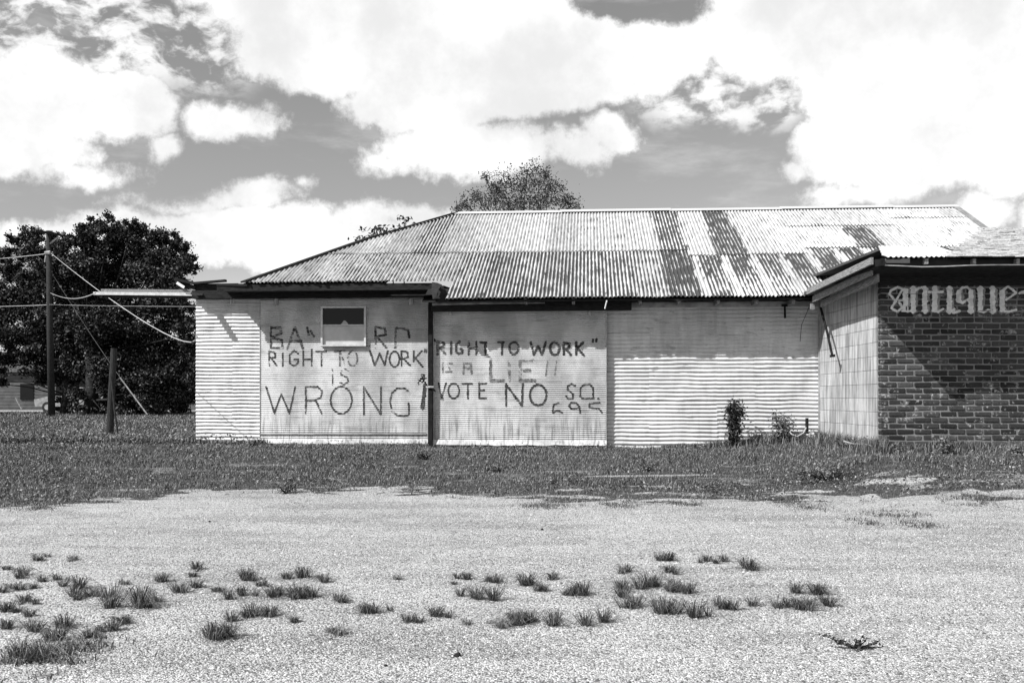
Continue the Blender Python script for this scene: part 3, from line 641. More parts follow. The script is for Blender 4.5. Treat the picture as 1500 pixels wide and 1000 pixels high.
mb = MB(); mb.beam(at(259, 414, 18.84), at(270, 421, 18.84), .02, .05); mb.beam(at(296, 430, 18.82), at(334, 431, 18.82), .03, .05); mb.build('pale_splinter', M['white'], eb)
mb = MB(); mb.box(at(345, 428.5, 18.80), (.07, 0, .004), (0, .008, 0), (0, 0, .035)); mb.build('white_tag', M['white'], eb)
mb = MB(); w0 = at(301, 432, 18.96); mb.beam(w0, w0 + Vector((-.16, -.52, -.02)), .11, .04); mb.build('leaning_board', M['greywood'], eb)
for px in (338, 344):
    pass
mb = MB(); mb.beam(at(338.5, 432, 18.86), at(338, 446, 18.86), .02, .02, (0, 1, 0)); mb.beam(at(342, 432, 18.86), at(342.5, 444, 18.86), .015, .015, (0, 1, 0)); mb.build('strap', M['trim'], eb)

# ------------------------------------------------------------------ brick and block building
BX, BY, BZ0 = 5.33, 14.4, .34
BB = thing('brick_building', 'dark brick and pale block shop with Antique lettering and shingle roof', 'building', (BX, BY, .4))
CH, BL, BHH, JT = .0850, .232, .068, .017
ZTOP = 2.90
# core walls in mortar
mb = MB()
mb.hexa([(BX + .012, BY + .007, .1), (BX + 6, BY + .007, .1), (BX + 6, BY + 3.6, .1), (BX - .0, BY + 3.6, .1), (BX + .012, BY + .007, ZTOP), (BX + 6, BY + .007, ZTOP), (BX + 6, BY + 3.6, ZTOP), (BX - .0, BY + 3.6, ZTOP)])
mb.build('mortar_bed', M['mortar'], BB)
def brick_mesh(nm, L, D_, H, jit, bev):
    bm = bmesh.new(); bmesh.ops.create_cube(bm, size=1)
    for v_ in bm.verts: v_.co = Vector((v_.co.x * L, v_.co.y * D_, v_.co.z * H)) + Vector((random.uniform(-jit, jit), random.uniform(-jit, 0), random.uniform(-jit, jit)))
    bmesh.ops.bevel(bm, geom=[e for e in bm.edges if all(v_.co.y < 0 for v_ in e.verts) or True], offset=bev, segments=1, affect='EDGES')
    me = bpy.data.meshes.new(nm); bm.to_mesh(me); bm.free(); me.shade_smooth() if False else None; return me
bmesh_full = [brick_mesh('brick', BL, .10, BHH, .006, .011) for _ in range(14)]
bmesh_half = [brick_mesh('brick', BL * .47, .10, BHH, .0045, .009) for _ in range(3)]
for me in bmesh_full + bmesh_half: me.materials.append(M['brick'])
prot = {}
nrow = int((ZTOP - BZ0) / CH); far_v, far_f = MB(), None
o0 = np.array(BB.location)
bricks = []
for r in range(nrow + 1):
    z = BZ0 + r * CH + BHH / 2; x = BX - .002; first = (r % 2 == 1); end = BX + 5.8
    if r % 6 == 3: x += 0
    while x < end:
        L = BL * .47 if first else BL * (1 if random.random() > .03 else .47); half = L < BL * .8; first = False
        cx = x + L / 2; pr = random.uniform(-.003, .007)
        zz = z + .006 * (vn(cx, r, .8) - .5)
        bricks.append((x, x + L, zz - BHH / 2, zz + BHH / 2, pr))
        if cx < 7.75:
            me = random.choice(bmesh_half if half else bmesh_full)
            o = bpy.data.objects.new('brick', me); COL.objects.link(o); o.parent = BB; o.location = Vector((cx, BY + .05 - pr, zz)) - BB.location; o.rotation_euler = (random.uniform(-.012, .012), random.uniform(-.008, .008), random.uniform(-.012, .012))
        else: far_v.box((cx, BY + .05 - pr, zz), (L / 2, 0, 0), (0, .05, 0), (0, 0, BHH / 2))
        x += L + JT
o = far_v.build('brickwork', M['brick'], BB); o['kind'] = 'stuff'
# block side wall facing left
kH = .2035; kL = .40; bme = []
for _ in range(4):
    me = brick_mesh('block', .10, kL - .004, kH - .004, .0012, .003); me.materials.append(M['block']); bme.append(me)
bmh = [brick_mesh('block', .10, kL / 2 - .004, kH - .004, .0012, .003) for _ in range(2)]
for me in bmh: me.materials.append(M['block'])
r = 0; z = CZ - 5 * kH
while z < ZTOP - .0:
    y = BY + .105 - (0 if r % 2 else 0); first = r % 2
    while y < BY + 3.3:
        L = kL / 2 if first else kL; me = random.choice(bmh if first else bme); first = 0
        o = bpy.data.objects.new('block', me); COL.objects.link(o); o.parent = BB
        o.location = Vector((BX + .035 + random.uniform(-.0015, .0015), y + L / 2, z + kH / 2)) - BB.location; y += L
    z += kH; r += 1
# roof of the shop: front lip of tin sheets, shingle slope, eave boards
EY, EZ = 13.38, 3.075
def lip(x): return EZ + .3 * 0
P0 = Vector((5.02, EY - .02, EZ + .012)); Bv = Vector((0, 1, .3)).normalized(); Nv = Vector((0, -.3, 1)).normalized()
xw = 0; c = 0
x_end = 5.86
while 5.02 + xw < x_end + .2:
    w = min(CW, x_end + .25 - 5.02 - xw)
    def lo(x): return 0.0
    def hi(x, xw=xw):
        X_ = 5.02 + xw + x; return max(.03, 1.09 if X_ > 5.3 else 1.09 * (X_ - 4.98) / .32)
    if w > .05: sheet('roof_sheet', BB, P0 + Vector((xw, 0, 0)), Vector((1, 0, 0)), Bv, Nv, w, lo, hi, PITCH, .011, M['roof'], smp=6, rows=5, lift=.008, wav=.01, dent=.02, seed=c * 7 + 3, ragged=.03, color=(-.12, 1.0, 0, 1))
    xw += w; c += 1
mb = MB(); mb.hexa([(5.3, 14.40, 3.33), (11.3, 14.40, 3.33), (11.3, 18.2, 3.33), (5.3, 18.2, 3.33), (5.3, 14.40, 3.37), (11.3, 14.40, 3.37), (11.3, 18.2, 3.37), (5.3, 18.2, 3.37)]); mb.build('flat_roof_deck', M['farroof'], BB)
# shingles
def spt(px, py):   # photo pixel onto the shingle plane
    a = (HY - py) / F; s_ = (CZ - EZ + .3 * EY) / (.3 - a); return Vector(((px - CX) / F * s_, s_, EZ + .3 * (s_ - EY)))
shm = []
for _ in range(4):
    me = brick_mesh('shingle', .15, .20, .012, .003, .002); me.materials.append(M['shingle']); shm.append(me)
rowd = .135; r = 0; ang = math.atan(.3)
apx = spt(1440, 340); lowx = spt(1383, 378)
far_s = MB()
while True:
    yv = EY + r * rowd * math.cos(ang)
    if yv > EY + 2.85: break
    tt = (yv - EY) / (apx.y - EY); xl = lowx.x + (apx.x - lowx.x) * tt if tt < 1 else apx.x + (yv - apx.y) * .4
    x = xl + (r % 2) * .07
    while x < 11.3:
        p = Vector((x + .075, yv + .05, EZ + .3 * (yv + .05 - EY) + .03 + random.uniform(0, .008)))
        if x < 8.35:
            o = bpy.data.objects.new('shingle', random.choice(shm)); COL.objects.link(o); o.parent = BB; o.location = p - BB.location
            o.rotation_euler = (ang - .06 + random.uniform(-.03, .03), random.uniform(-.02, .02), random.uniform(-.03, .03))
        else: far_s.box(p, (.073, 0, 0), (0, .1, .024), (0, -.001, .006))
        x += .153
    r += 1
far_s.build('shingle_field', M['shingle'], BB)['kind'] = 'stuff'
top = Vector((apx.x, EY + 2.85, EZ + .3 * 2.85)); mb = MB()
mb.add([(lowx.x, EY, EZ), (11.4, EY, EZ), (11.4, EY + 2.85, EZ + .855), (apx.x + .5, EY + 2.85, EZ + .855), (apx.x, apx.y, apx.z), (apx.x + .5, 18.2, 3.3), (apx.x, 18.2, 3.3), (lowx.x, 14.4, 3.3)],
       [(0, 1, 2, 3, 4), (4, 3, 5, 6), (0, 4, 6, 7), (3, 2, (5))]); mb.build('roof_deck', M['farroof'], BB)
# eave: soffit, fascia, rafter ends, light drooping strip
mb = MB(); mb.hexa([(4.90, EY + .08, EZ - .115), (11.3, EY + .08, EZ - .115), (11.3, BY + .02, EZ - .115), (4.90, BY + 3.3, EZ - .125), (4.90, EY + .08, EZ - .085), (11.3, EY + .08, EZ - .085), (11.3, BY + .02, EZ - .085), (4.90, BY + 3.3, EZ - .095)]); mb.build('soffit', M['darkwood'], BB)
mb = MB(); n = 20
for i in range(n):
    xa, xb = 4.88 + i * .32, 4.88 + (i + 1) * .32; d = lambda x: -.028 * math.exp(-((x - 5.6) / .45) ** 2)
    mb.beam((xa, EY + .03, EZ - .080 + d(xa)), (xb, EY + .03, EZ - .080 + d(xb)), .03, .014)
mb.build('drip_strip', M['trim'], BB)
mb = MB(); mb.beam((4.92, EY + .10, EZ - .04), (11.3, EY + .10, EZ - .04), .02, .085); mb.build('back_fascia', M['dark'], BB)
for px in (1296, 1358, 1428, 1492, 1556, 1620):
    p = at(px, 386, EY); mb = MB(); mb.box((p.x, EY + .06, EZ - .036), (.022, 0, 0), (0, .05, 0), (0, 0, .036)); mb.build('rafter_end', M['greywood'], BB)
mb = MB(); mb.box((8.1, BY - .03, 2.93), (2.8, 0, 0), (0, .025, 0), (0, 0, .105)); mb.build('frieze_board', M['darkwood'], BB)
# side fascia boards, drooping a little to the back
pf, pb = Vector((4.83, EY - .03, EZ + .01)), at(1183, 427, 16.30)
mb = MB(); mb.beam(pf + Vector((0, 0, -.045)), pb + Vector((0, 0, .0)), .035, .095); mb.build('side_fascia', M['greywood'], BB)
mb = MB(); mb.beam(at(1272, 398, 13.72) + Vector((.05, 0, 0)), at(1187, 438, 16.3) + Vector((.05, 0, 0)), .03, .10); mb.build('middle_fascia_board', M['greywood'], BB)
mb = MB(); mb.beam(at(1276, 407, 13.75) + Vector((.10, 0, 0)), at(1196, 445, 16.3) + Vector((.08, 0, 0)), .03, .11); mb.build('lower_fascia_board', M['greywood'], BB)
mb = MB(); mb.hexa([(4.87, EY, EZ - .06), (5.35, EY, EZ - .06), (5.35, 17.2, EZ - .14), (4.87, 16.6, EZ - .16), (4.87, EY, EZ - .02), (5.35, EY, EZ + .0), (5.35, 17.2, EZ + .1), (4.87, 16.6, EZ - .11)]); mb.build('side_soffit', M['farroof'], BB)
mb = MB(); mb.box(at(1190, 449, 16.4), (.03, 0, 0), (0, .03, 0), (0, 0, .05)); mb.build('bracket_block', M['greywood'], BB)
mb = MB(); mb.box(at(1287, 385, EY - .02), (.05, 0, .01), (0, .04, 0), (-.01, 0, .045)); mb.box(at(1293, 384, EY - .04), (.02, 0, .0), (0, .03, 0), (0, 0, .05)); mb.build('corner_block', M['post'], BB)
# old awning arm on the block wall
arm = thing('awning_arm', 'thin dark metal rod leaning down the pale block wall', 'rod', at(1220, 521, 16.0))
mb = MB(); mb.tube([at(1202, 450, 16.75), at(1212, 488, 16.3), at(1219, 520, 16.0)], .020, 6); mb.build('rod', M['post'], arm)
mb = MB(); mb.box(at(1219.5, 521, 15.98), (.035, 0, .004), (0, .03, 0), (0, 0, .022)); mb.build('foot_plate', M['post'], arm)
# sign painted on the bricks
BR = bricks
def bh(u, z, iz):
    out = np.full(u.shape, -.0040)
    for (x0, x1, z0_, z1_, pr) in BR:
        if z1_ < 2.2 or x0 > 8: continue
        m = (u > x0 + .002) & (u < x1 - .002) & (z > z0_ + .002) & (z < z1_ - .002); out[m] = pr + .0035
    return out
def PTb(u, z, h_): p = np.zeros(u.shape + (3,)); p[..., 0] = u; p[..., 1] = BY - h_; p[..., 2] = z; return p
def sgn(st, width, mat, name, label, wear=.18, off=0.0):
    st2 = [[((1180 + x / 4.1656 - CX) / F * BY, CZ + (HY - 290 - y / 4.1656) / F * BY) for x, y in s] for s in st]
    def keep(u, z, iz): return .5 * fbm(u, z, 12, 6) + .5 * fbm(u, z, 40, 2) > wear + .08
    hf = lambda u, z, iz: bh(u, z, iz) + off
    return tag(raster(st2, .007, .0065, 0.0, width, keep, hf, PTb, name, mat, SIGN), label)
SIGN = BB
def stem(x, y0, y1): return [(x, y0), (x, y1)]
def dia(x, y, r=14): return [(x - r, y), (x, y - r * .8), (x + r, y), (x, y + r * .8), (x - r, y)]
ch = [('letter A of the sign', [stem(608, 565, 680)], [[(608, 560), (560, 545), (520, 565), (512, 585), (535, 615), (575, 645), (592, 668), (560, 695), (522, 672), (560, 610), (590, 560)], [(545, 628), (600, 624)], [(590, 690), (625, 690)]]),
      ('letter N of the sign', [stem(655, 560, 680), stem(727, 560, 680)], [dia(655, 552), dia(655, 688), dia(727, 552), dia(727, 688), [(660, 570), (690, 550), (727, 545)]]),
      ('letter T of the sign', [stem(787, 550, 680)], [[(752, 573), (836, 573)], dia(787, 548, 10), [(775, 688), (810, 695), (838, 676)]]),
      ('letter I of the sign', [stem(877, 562, 680)], [dia(877, 552), dia(877, 690), [(885, 690), (905, 680)]]),
      ('letter Q of the sign', [stem(935, 575, 628), stem(1008, 572, 682)], [[(935, 570), (955, 548), (985, 543), (1010, 565)], [(935, 630), (955, 642), (990, 618)], dia(1008, 690), [(900, 700), (940, 690)]]),
      ('letter U of the sign', [stem(1065, 560, 680), stem(1140, 560, 680)], [dia(1065, 552), dia(1140, 552), [(1055, 688), (1085, 696), (1115, 682)], dia(1140, 690)]),
      ('letter E of the sign', [stem(1200, 572, 680)], [[(1195, 570), (1235, 540), (1286, 578), (1222, 622)], [(1190, 686), (1240, 694), (1285, 682)]]),
      ('stroke beginning the next sign letter', [], [[(1306, 580), (1333, 572), (1352, 590)]])]
for lab, thick, thin in ch:
    if thick:
        sgn([[(x + 13, y + 3) for x, y in s] for s in thick], .078, M['signshade'], 'letter_shadow', lab + ', grey drop shade', .15)
        sgn(thick, .074, M['sign'], 'sign_letter', lab, .15, .0025)
    sgn(thin, (.034 if thick else .04), M['sign'], 'letter_stroke', lab + ', thin strokes', .15, .003)

# ------------------------------------------------------------------ vegetation helpers
def blades(P, hgt, wid, lean, az, mat, name, parent=None, curl=.5):
    n = len(P); hgt = np.broadcast_to(hgt, n); wid = np.broadcast_to(wid, n); lean = np.broadcast_to(lean, n)
    d = np.stack([np.cos(az), np.sin(az), 0 * az], 1); s = np.stack([-np.sin(az + rng.normal(0, .6, n)), np.cos(az), 0 * az], 1); up = np.array([0, 0, 1.0])
    p1 = P + (d * (lean * .35)[:, None] + up * .62) * hgt[:, None]; p2 = P + (d * (lean)[:, None] + up * (1 - curl * lean * .6)[:, None]) * hgt[:, None]
    w = wid[:, None] * s * .5
    v = np.stack([P - w, P + w, p1 - w * .75, p1 + w * .75, p2], 1).reshape(-1, 3); b = (np.arange(n) * 5)[:, None]
    tri = np.concatenate([b + [0, 1, 3], b + [0, 3, 2], b + [2, 3, 4]], 1).reshape(-1, 3)
    return mk(name, v, tri, mat, parent, loc=None)
def leaves(P, size, mat, name, parent=None, flat=.0, ratio=.45, loc=None):
    n = len(P); size = np.broadcast_to(size, n)[:, None]
    a = rng.normal(size=(n, 3)); a[:, 2] *= (1 - flat); a /= np.linalg.norm(a, axis=1)[:, None]
    b = rng.normal(size=(n, 3)); b -= (b * a).sum(1)[:, None] * a; b /= np.linalg.norm(b, axis=1)[:, None]
    c = np.cross(a, b) * .18
    v = np.stack([P - a * size * .5, P + b * size * ratio * .5 + c * size * .5, P + a * size * .5, P - b * size * ratio * .5 + c * size * .5], 1).reshape(-1, 3)
    bb = (np.arange(n) * 4)[:, None]
    return mk(name, v, np.concatenate([bb + [0, 1, 2], bb + [0, 2, 3]], 1).reshape(-1, 3), mat, parent, loc=loc)

# ------------------------------------------------------------------ pale gravel stones
def scatter(n, x0, x1, y0, y1, pw=1.0):
    y = y0 + (y1 - y0) * rng.random(n) ** pw; x = (rng.random(n) * 2 - 1) * (.56 * y + 1.2); return x, y
x, y = scatter(150000, 0, 0, 4.2, 12.8, 1.15); kp = rng.random(len(x)) > veg(x, y) * .9; x, y = x[kp], y[kp]; n = len(x)
r = rng.uniform(.0022, .0062, n) * np.where(rng.random(n) < .03, 1.9, 1); base = np.array([(1, 0, 0), (0, 1, 0), (-1, 0, 0), (0, -1, 0), (0, 0, .7), (0, 0, -.7)])
v = base[None] * (r[:, None, None]) * rng.uniform(.6, 1.25, (n, 6, 1)); th = rng.random(n) * 6.28; cs, sn = np.cos(th)[:, None], np.sin(th)[:, None]
v = np.stack([v[..., 0] * cs - v[..., 1] * sn, v[..., 0] * sn + v[..., 1] * cs, v[..., 2]], -1) + np.stack([x, y, gh(x, y) + r * .15], 1)[:, None]
fb = np.array([(0, 1, 4), (1, 2, 4), (2, 3, 4), (3, 0, 4)]); b = (np.arange(n) * 6)[:, None, None]
mk('gravel', v.reshape(-1, 3), (fb[None] + b).reshape(-1, 3), M['stone'])['kind'] = 'stuff'

# ------------------------------------------------------------------ grass and weeds strip
def on(x, y): return np.stack([x, y, gh(x, y) - .005], 1)
def inside(x, y):
    u = UU.x * x + UU.y * y; v_ = VV.x * x + VV.y * y
    return ((u > uL - .02) & (u < uJ) & (v_ > VL - .12) & (v_ < 26)) | ((u >= uJ) & (u < 9.3) & (v_ > VD - .07) & (v_ < 27)) | ((x > BX - .02) & (x < 11.4) & (y > BY - .03) & (y < 18))
def tall(x, y):
    u = UU.x * x + UU.y * y; v_ = VV.x * x + VV.y * y
    wall = np.where(u < uJ, VL, VD); near = np.exp(-np.abs(wall - v_) / .25) * (u > uL)
    side = np.exp(-np.abs(x - BX) / .35) * (y > 14.4) * (y < 17) + np.exp(-np.abs(BY - y) / .3) * (x > BX)
    return near, side
N = 240000
x, y = scatter(N, 0, 0, 9.6, 19.0, .85); m = (rng.random(N) < veg(x, y)) & ~inside(x, y) & (x < 9); x, y = x[m], y[m]; n = len(x)
cl = fbm(x, y, 2.2, 8) * (.7 + .6 * fbm(x * .6, y * 1.8, 1.3, 55)); wl, sd = tall(x, y)
d = y - edge_y(x)
h = (.012 + .065 * cl ** 2.2 + .026 * rng.random(n)) * (.55 + .45 * sst(d, 0, 1.2)) * (1 + .9 * wl * vn(x, y, 3) + 1.7 * np.clip(sd, 0, 1)) * (1 + .5 * sst(-x, 4.5, 7) * sst(y, 13, 15))
g1 = blades(on(x, y), h, rng.uniform(.004, .009, n), rng.uniform(.2, 1.4, n), rng.random(n) * 6.28, M['grass'], 'grass_strip'); tag(g1, 'mown dark grass strip between the gravel and the buildings', 'grass', kind='stuff')
N = 75000
x, y = scatter(N, 0, 0, 9.8, 19.0, .9); m = (rng.random(N) < veg(x, y) * (.1 + .9 * sst(fbm(x * .6, y * 1.7, 1.4, 21), .44, .6))) & ~inside(x, y) & (x < 9); x, y = x[m], y[m]; n = len(x)
g2 = blades(on(x, y), rng.uniform(.02, .07, n), .006, rng.uniform(.3, 1.2, n), rng.random(n) * 6.28, M['dry'], 'dry_grass'); tag(g2, 'pale dry grass stems among the green grass strip', 'grass', kind='stuff')
# leafy ground weeds, thick at the left
N = 120000
x, y = scatter(N, 0, 0, 10.0, 26.0, .9)
pr = veg(x, y) * (.10 + .9 * sst(fbm(x, y, 1.7, 31), .50, .62) * .8) * (.55 + .45 * sst(-x, 1.0, 5.0)) + .8 * sst(x, 1.5, 3.5) * sst(-y, -13.3, -12.8) * veg(x, y) * sst(fbm(x, y, 2, 2), .45, .6)
m = (rng.random(N) < pr) & ~inside(x, y) & (x < 9); x, y = x[m], y[m]; n = len(x)
Pw = on(x, y); Pw[:, 2] += rng.random(n) * (.05 + .14 * fbm(x, y, 2.5, 40) ** 2) * (1 + .6 * sst(-x, 4, 7))
g3 = leaves(Pw, rng.uniform(.018, .045, n), M['weed'], 'ground_weeds', flat=.5, ratio=.6); tag(g3, 'low broad leaved weeds scattered through the grass', 'weeds', kind='stuff')
# dark leafy patches low in the grass
N = 90000; x, y = scatter(N, 0, 0, 10.6, 24.0, .9); m = (rng.random(N) < veg(x, y) * sst(fbm(x * .8, y * 1.5, 1.5, 91), .56, .64) * (.35 + .65 * sst(np.abs(y - 12.6), 1.4, .4))) & ~inside(x, y) & (x < 9); x, y = x[m], y[m]; n = len(x)
Pw = on(x, y); Pw[:, 2] += rng.random(n) * .09
g7 = leaves(Pw, rng.uniform(.02, .045, n), M['darkleaf'], 'dark_weeds', flat=.5, ratio=.55); tag(g7, 'dark leafy weed patches low in the grass strip', 'weeds', kind='stuff')
# unmown fringe at the block wall and the right end of the tin wall
n = 5200; y = rng.uniform(13.9, 17.3, n); x = BX - .03 - np.abs(rng.normal(0, .20, n)) - .15 * rng.random(n) * (y > 15); n2 = 6500; x2 = rng.uniform(2.6, 5.3, n2); yw = (VR - UU.y * 0 - VV.x * x2) / VV.y; y2 = yw - .05 - np.abs(rng.normal(0, .28, n2)) * (.4 + .3 * (x2 - 2.6))
n3 = 2600; x3 = rng.uniform(BX, 9.5, n3); y3 = BY - .03 - np.abs(rng.normal(0, .15, n3))
x = np.concatenate([x, x2, x3]); y = np.concatenate([y, y2, y3]); n = len(x); hh_ = (.05 + .26 * rng.random(n) ** 1.3) * (.35 + .9 * fbm(x, y, 2.6, 70)) * (.45 + .55 * sst(x, 2.8, 4.6)); hh_[-n3:] *= .75
g6 = blades(on(x, y), hh_, rng.uniform(.005, .009, n), rng.uniform(.1, .8, n), rng.random(n) * 6.28, M['grass'], 'tall_grass'); tag(g6, 'taller unmown grass fringe along the block and brick walls', 'grass', kind='stuff')
# field beyond, left of the shed
N = 90000; y = 18.5 + 42 * rng.random(N) ** 1.6; x = -.62 * y + rng.random(N) * (.62 * y - 4.6); m = ~inside(x, y); x, y = x[m], y[m]; n = len(x)
g4 = blades(on(x, y), rng.uniform(.05, .16, n) * (.6 + fbm(x, y, .8)), .006 + y * .0004, rng.uniform(.1, .8, n), rng.random(n) * 6.28, M['grass'], 'field_grass'); tag(g4, 'rough grass field running back to the trees on the left', 'grass', kind='stuff')
N = 26000; y = 18.5 + 24 * rng.random(N) ** 1.3; x = -.62 * y + rng.random(N) * (.62 * y - 4.9); m = rng.random(N) < sst(fbm(x, y, .9, 4), .4, .6); x, y = x[m], y[m]; n = len(x)
Pw = on(x, y); Pw[:, 2] += rng.random(n) * .2
g5 = leaves(Pw, rng.uniform(.03, .07, n), M['weed'], 'field_weeds', flat=.4, ratio=.6); tag(g5, 'leafy weeds in the rough field on the left', 'weeds', kind='stuff')

# ------------------------------------------------------------------ tufts in the gravel
TUFT = [(60, 818, 20), (112, 821, 18), (10, 834, 16), (40, 843, 24), (74, 849, 20), (231, 850, 20), (289, 835, 18), (283, 844, 14), (272, 865, 20), (287, 860, 18), (22, 862, 35), (49, 861, 18), (109, 858, 36), (100, 877, 42), (182, 855, 14),
        (150, 872, 38), (187, 890, 62), (217, 880, 38), (45, 882, 40), (37, 897, 34), (7, 893, 26), (25, 923, 45), (85, 917, 36), (112, 936, 62), (150, 922, 34), (182, 912, 38), (34, 965, 80), (327, 867, 30), (362, 848, 36), (360, 872, 46), (387, 857, 22),
        (421, 847, 16), (447, 846, 28), (475, 851, 26), (400, 872, 32), (422, 875, 32), (452, 874, 44), (320, 934, 54), (375, 903, 46), (350, 906, 26), (432, 909, 36), (484, 926, 34), (507, 881, 32), (547, 897, 58), (598, 908, 36), (582, 848, 14), (657, 902, 40),
        (717, 917, 58), (697, 876, 50), (675, 848, 22), (720, 851, 24), (665, 855, 16), (772, 855, 30), (797, 865, 28), (820, 847, 24), (835, 872, 36), (920, 838, 24), (982, 838, 24), (975, 820, 26), (1042, 822, 46), (1087, 832, 36), (882, 873, 56),
        (927, 865, 32), (965, 860, 48), (1007, 864, 54), (925, 890, 36), (997, 899, 68), (1077, 891, 54), (1165, 869, 70), (1150, 890, 60), (1205, 887, 40), (820, 911, 130)]
ordn = ['first', 'second', 'third', 'fourth', 'fifth', 'sixth', 'seventh', 'eighth', 'ninth', 'tenth', 'eleventh', 'twelfth', 'thirteenth', 'fourteenth']
zones = [(250, 'at far left'), (630, 'below WRONG door'), (890, 'below VOTE NO door'), (1600, 'below plain tin wall')]
def zone(t): return next(z for l, z in zones if t[0] < l)
def band(t): return 'far row' if t[1] < 856 else ('middle row' if t[1] < 886 else 'near row')
groups = {}
for t in TUFT: groups.setdefault((zone(t), band(t)), []).append(t)
for key in groups: groups[key].sort()
for t in TUFT:
    px, py, w = t; x0, y0 = near_ground(px, py); sc = w / F * y0 * (1.2 if w < 45 else 1.4); z0 = float(gh(x0, y0)); lst = groups[(zone(t), band(t))]; i = lst.index(t)
    size = 'tiny' if w < 19 else ('small' if w < 30 else ('medium' if w < 45 else ('broad' if w < 80 else 'very wide')))
    where = f'{ordn[i]} from left of {len(lst)}' if len(lst) > 1 else 'only one'
    pale = (px, py) in ((112, 821), (717, 917), (484, 926), (182, 855), (582, 848))
    lab = f'{"pale " if pale else ""}{size} grass tuft, {where}, {band(t)} {zone(t)}'
    nb = int(70 + sc * 900)
    subs = max(1, int(round(sc / .065))); srt = rng.random(subs) ** .8
    cxs = rng.uniform(-.5, .5, subs) * sc * (.85 if subs > 1 else 0); cys = rng.normal(0, .045 if subs > 1 else .0, subs)
    kk = rng.choice(subs, nb, p=(srt + .25) / (srt + .25).sum()); th = rng.random(nb) * 6.28; rr = rng.random(nb) ** .8 * (.010 + .022 * srt[kk])
    Px = x0 + cxs[kk] + rr * np.cos(th); Py = y0 + cys[kk] + rr * np.sin(th)
    hh_ = min(.15, .045 + sc * .33) * rng.uniform(.3, 1.2, nb) * (.6 + .55 * srt[kk]) * (1.25 if (px, py) == (320, 934) else 1) * (.7 if pale else 1) * (.6 + .55 * ((px * 7 + py * 13) % 10) / 10)
    P3 = np.stack([Px, Py, gh(Px, Py) - .004], 1) - np.array((x0, y0, z0))
    o = blades(P3, hh_, rng.uniform(.0025, .0052, nb), (.35 + 1.25 * rng.random(nb) ** .8), th + rng.normal(0, .7, nb), M['dry'] if pale else M['tuft'], 'grass_tuft', curl=1.0)
    o.location = (x0, y0, z0); tag(o, lab, 'grass tuft', 'grass tufts growing in the gravel lot')
# creeping weed, debris
x0, y0 = near_ground(1250, 950); z0 = float(gh(x0, y0)); cw = thing('creeping_weed', 'dark sprawling weed with raised stem alone in the right foreground gravel', 'weed', (x0, y0, z0))
mb = MB(); LP = []
for (ax, az, nn) in ((-.14, .05, 14), (-.08, .015, 10), (.12, .012, 14), (.07, .03, 10), (.02, .03, 8), (.14, .0, 8)):
    pts = [Vector((x0, y0, z0 + .004)), Vector((x0 + ax * .5, y0 + random.uniform(-.03, .03), z0 + az * .6 + .01)), Vector((x0 + ax, y0 + random.uniform(-.04, .04), z0 + az + .008))]; mb.tube(pts, [.004, .003, .0015], 5)
    for j in range(nn * 2): t_ = random.random(); q_ = pts[0].lerp(pts[1], t_) if random.random() < .5 else pts[1].lerp(pts[2], t_); LP.append(tuple(q_ + Vector((random.gauss(0, .009), random.gauss(0, .02), abs(random.gauss(0, .008))))))
mb.build('stem', M['bark'], cw); leaves(np.array(LP), rng.uniform(.015, .03, len(LP)), M['darkleaf'], 'foliage', cw, .4, .5)
for px, py, lab, s_ in ((671, 961, 'small dark crumpled leaf lying in the bottom centre gravel', .02), (565, 975, 'tiny dark clod in the gravel left of the crumpled leaf', .010), (307, 764, 'dark pebble on the far gravel below the WRONG door', .016), (794, 776, 'dark twig fleck on the far gravel below the VOTE NO door', .014)):
    x0, y0 = near_ground(px, py); z0 = float(gh(x0, y0)); bm = bmesh.new(); bmesh.ops.create_icosphere(bm, subdivisions=1, radius=s_)
    for v_ in bm.verts: v_.co = Vector((v_.co.x * random.uniform(.6, 1.4), v_.co.y * random.uniform(.6, 1.3), v_.co.z * random.uniform(.3, 1.1)))
    me = bpy.data.meshes.new('debris'); bm.to_mesh(me); bm.free(); me.materials.append(M['darkwood']); o = bpy.data.objects.new('debris', me); COL.objects.link(o); o.location = (x0, y0, z0 + s_ * .4); tag(o, lab, 'debris')

# ------------------------------------------------------------------ plants along the walls
def bush(name, label, cat, px, pyb, y0, wpx, hpx, n, ls, mat, shape='round', sticks=8, ratio=.4, flat=.0, group=None):
    b = at(px, pyb, y0); zb = float(gh(b.x, b.y)) - .01; w = wpx / F * y0; h = (CZ + (HY - (pyb - hpx)) / F * y0) - zb
    t = thing(name, label, cat, (b.x, b.y, zb), group); mb = MB(); LP = []
    for i in range(sticks):
        a = random.random() * 6.28; rr = (w / 2) * (random.uniform(.2, 1) if shape == 'round' else random.uniform(.1, .75)); tip = Vector((b.x + rr * math.cos(a), b.y + rr * math.sin(a) * .7, zb + h * (random.uniform(.5, .98) if shape == 'round' else random.uniform(.7, 1.0))))
        root_ = Vector((b.x + random.uniform(-.03, .03), b.y + random.uniform(-.03, .03), zb)); mid = root_.lerp(tip, .5) + Vector((0, 0, .1 * h))
        mb.tube([root_, mid, tip], [.008, .006, .002], 5)
        for j in range(n // sticks):
            tt = random.uniform(.12, 1.03); q_ = root_.lerp(mid, tt * 2) if tt < .5 else mid.lerp(tip, tt * 2 - 1); s_ = w * (.10 if shape == 'round' else .13)
            LP.append(tuple(q_ + Vector((random.gauss(0, s_), random.gauss(0, s_ * .7), random.gauss(0, s_ * .6)))))
    mb.build('stem', M['bark'], t, True); leaves(np.array(LP), rng.uniform(.6, 1.2, len(LP)) * ls, mat, 'foliage', t, flat, ratio); return t
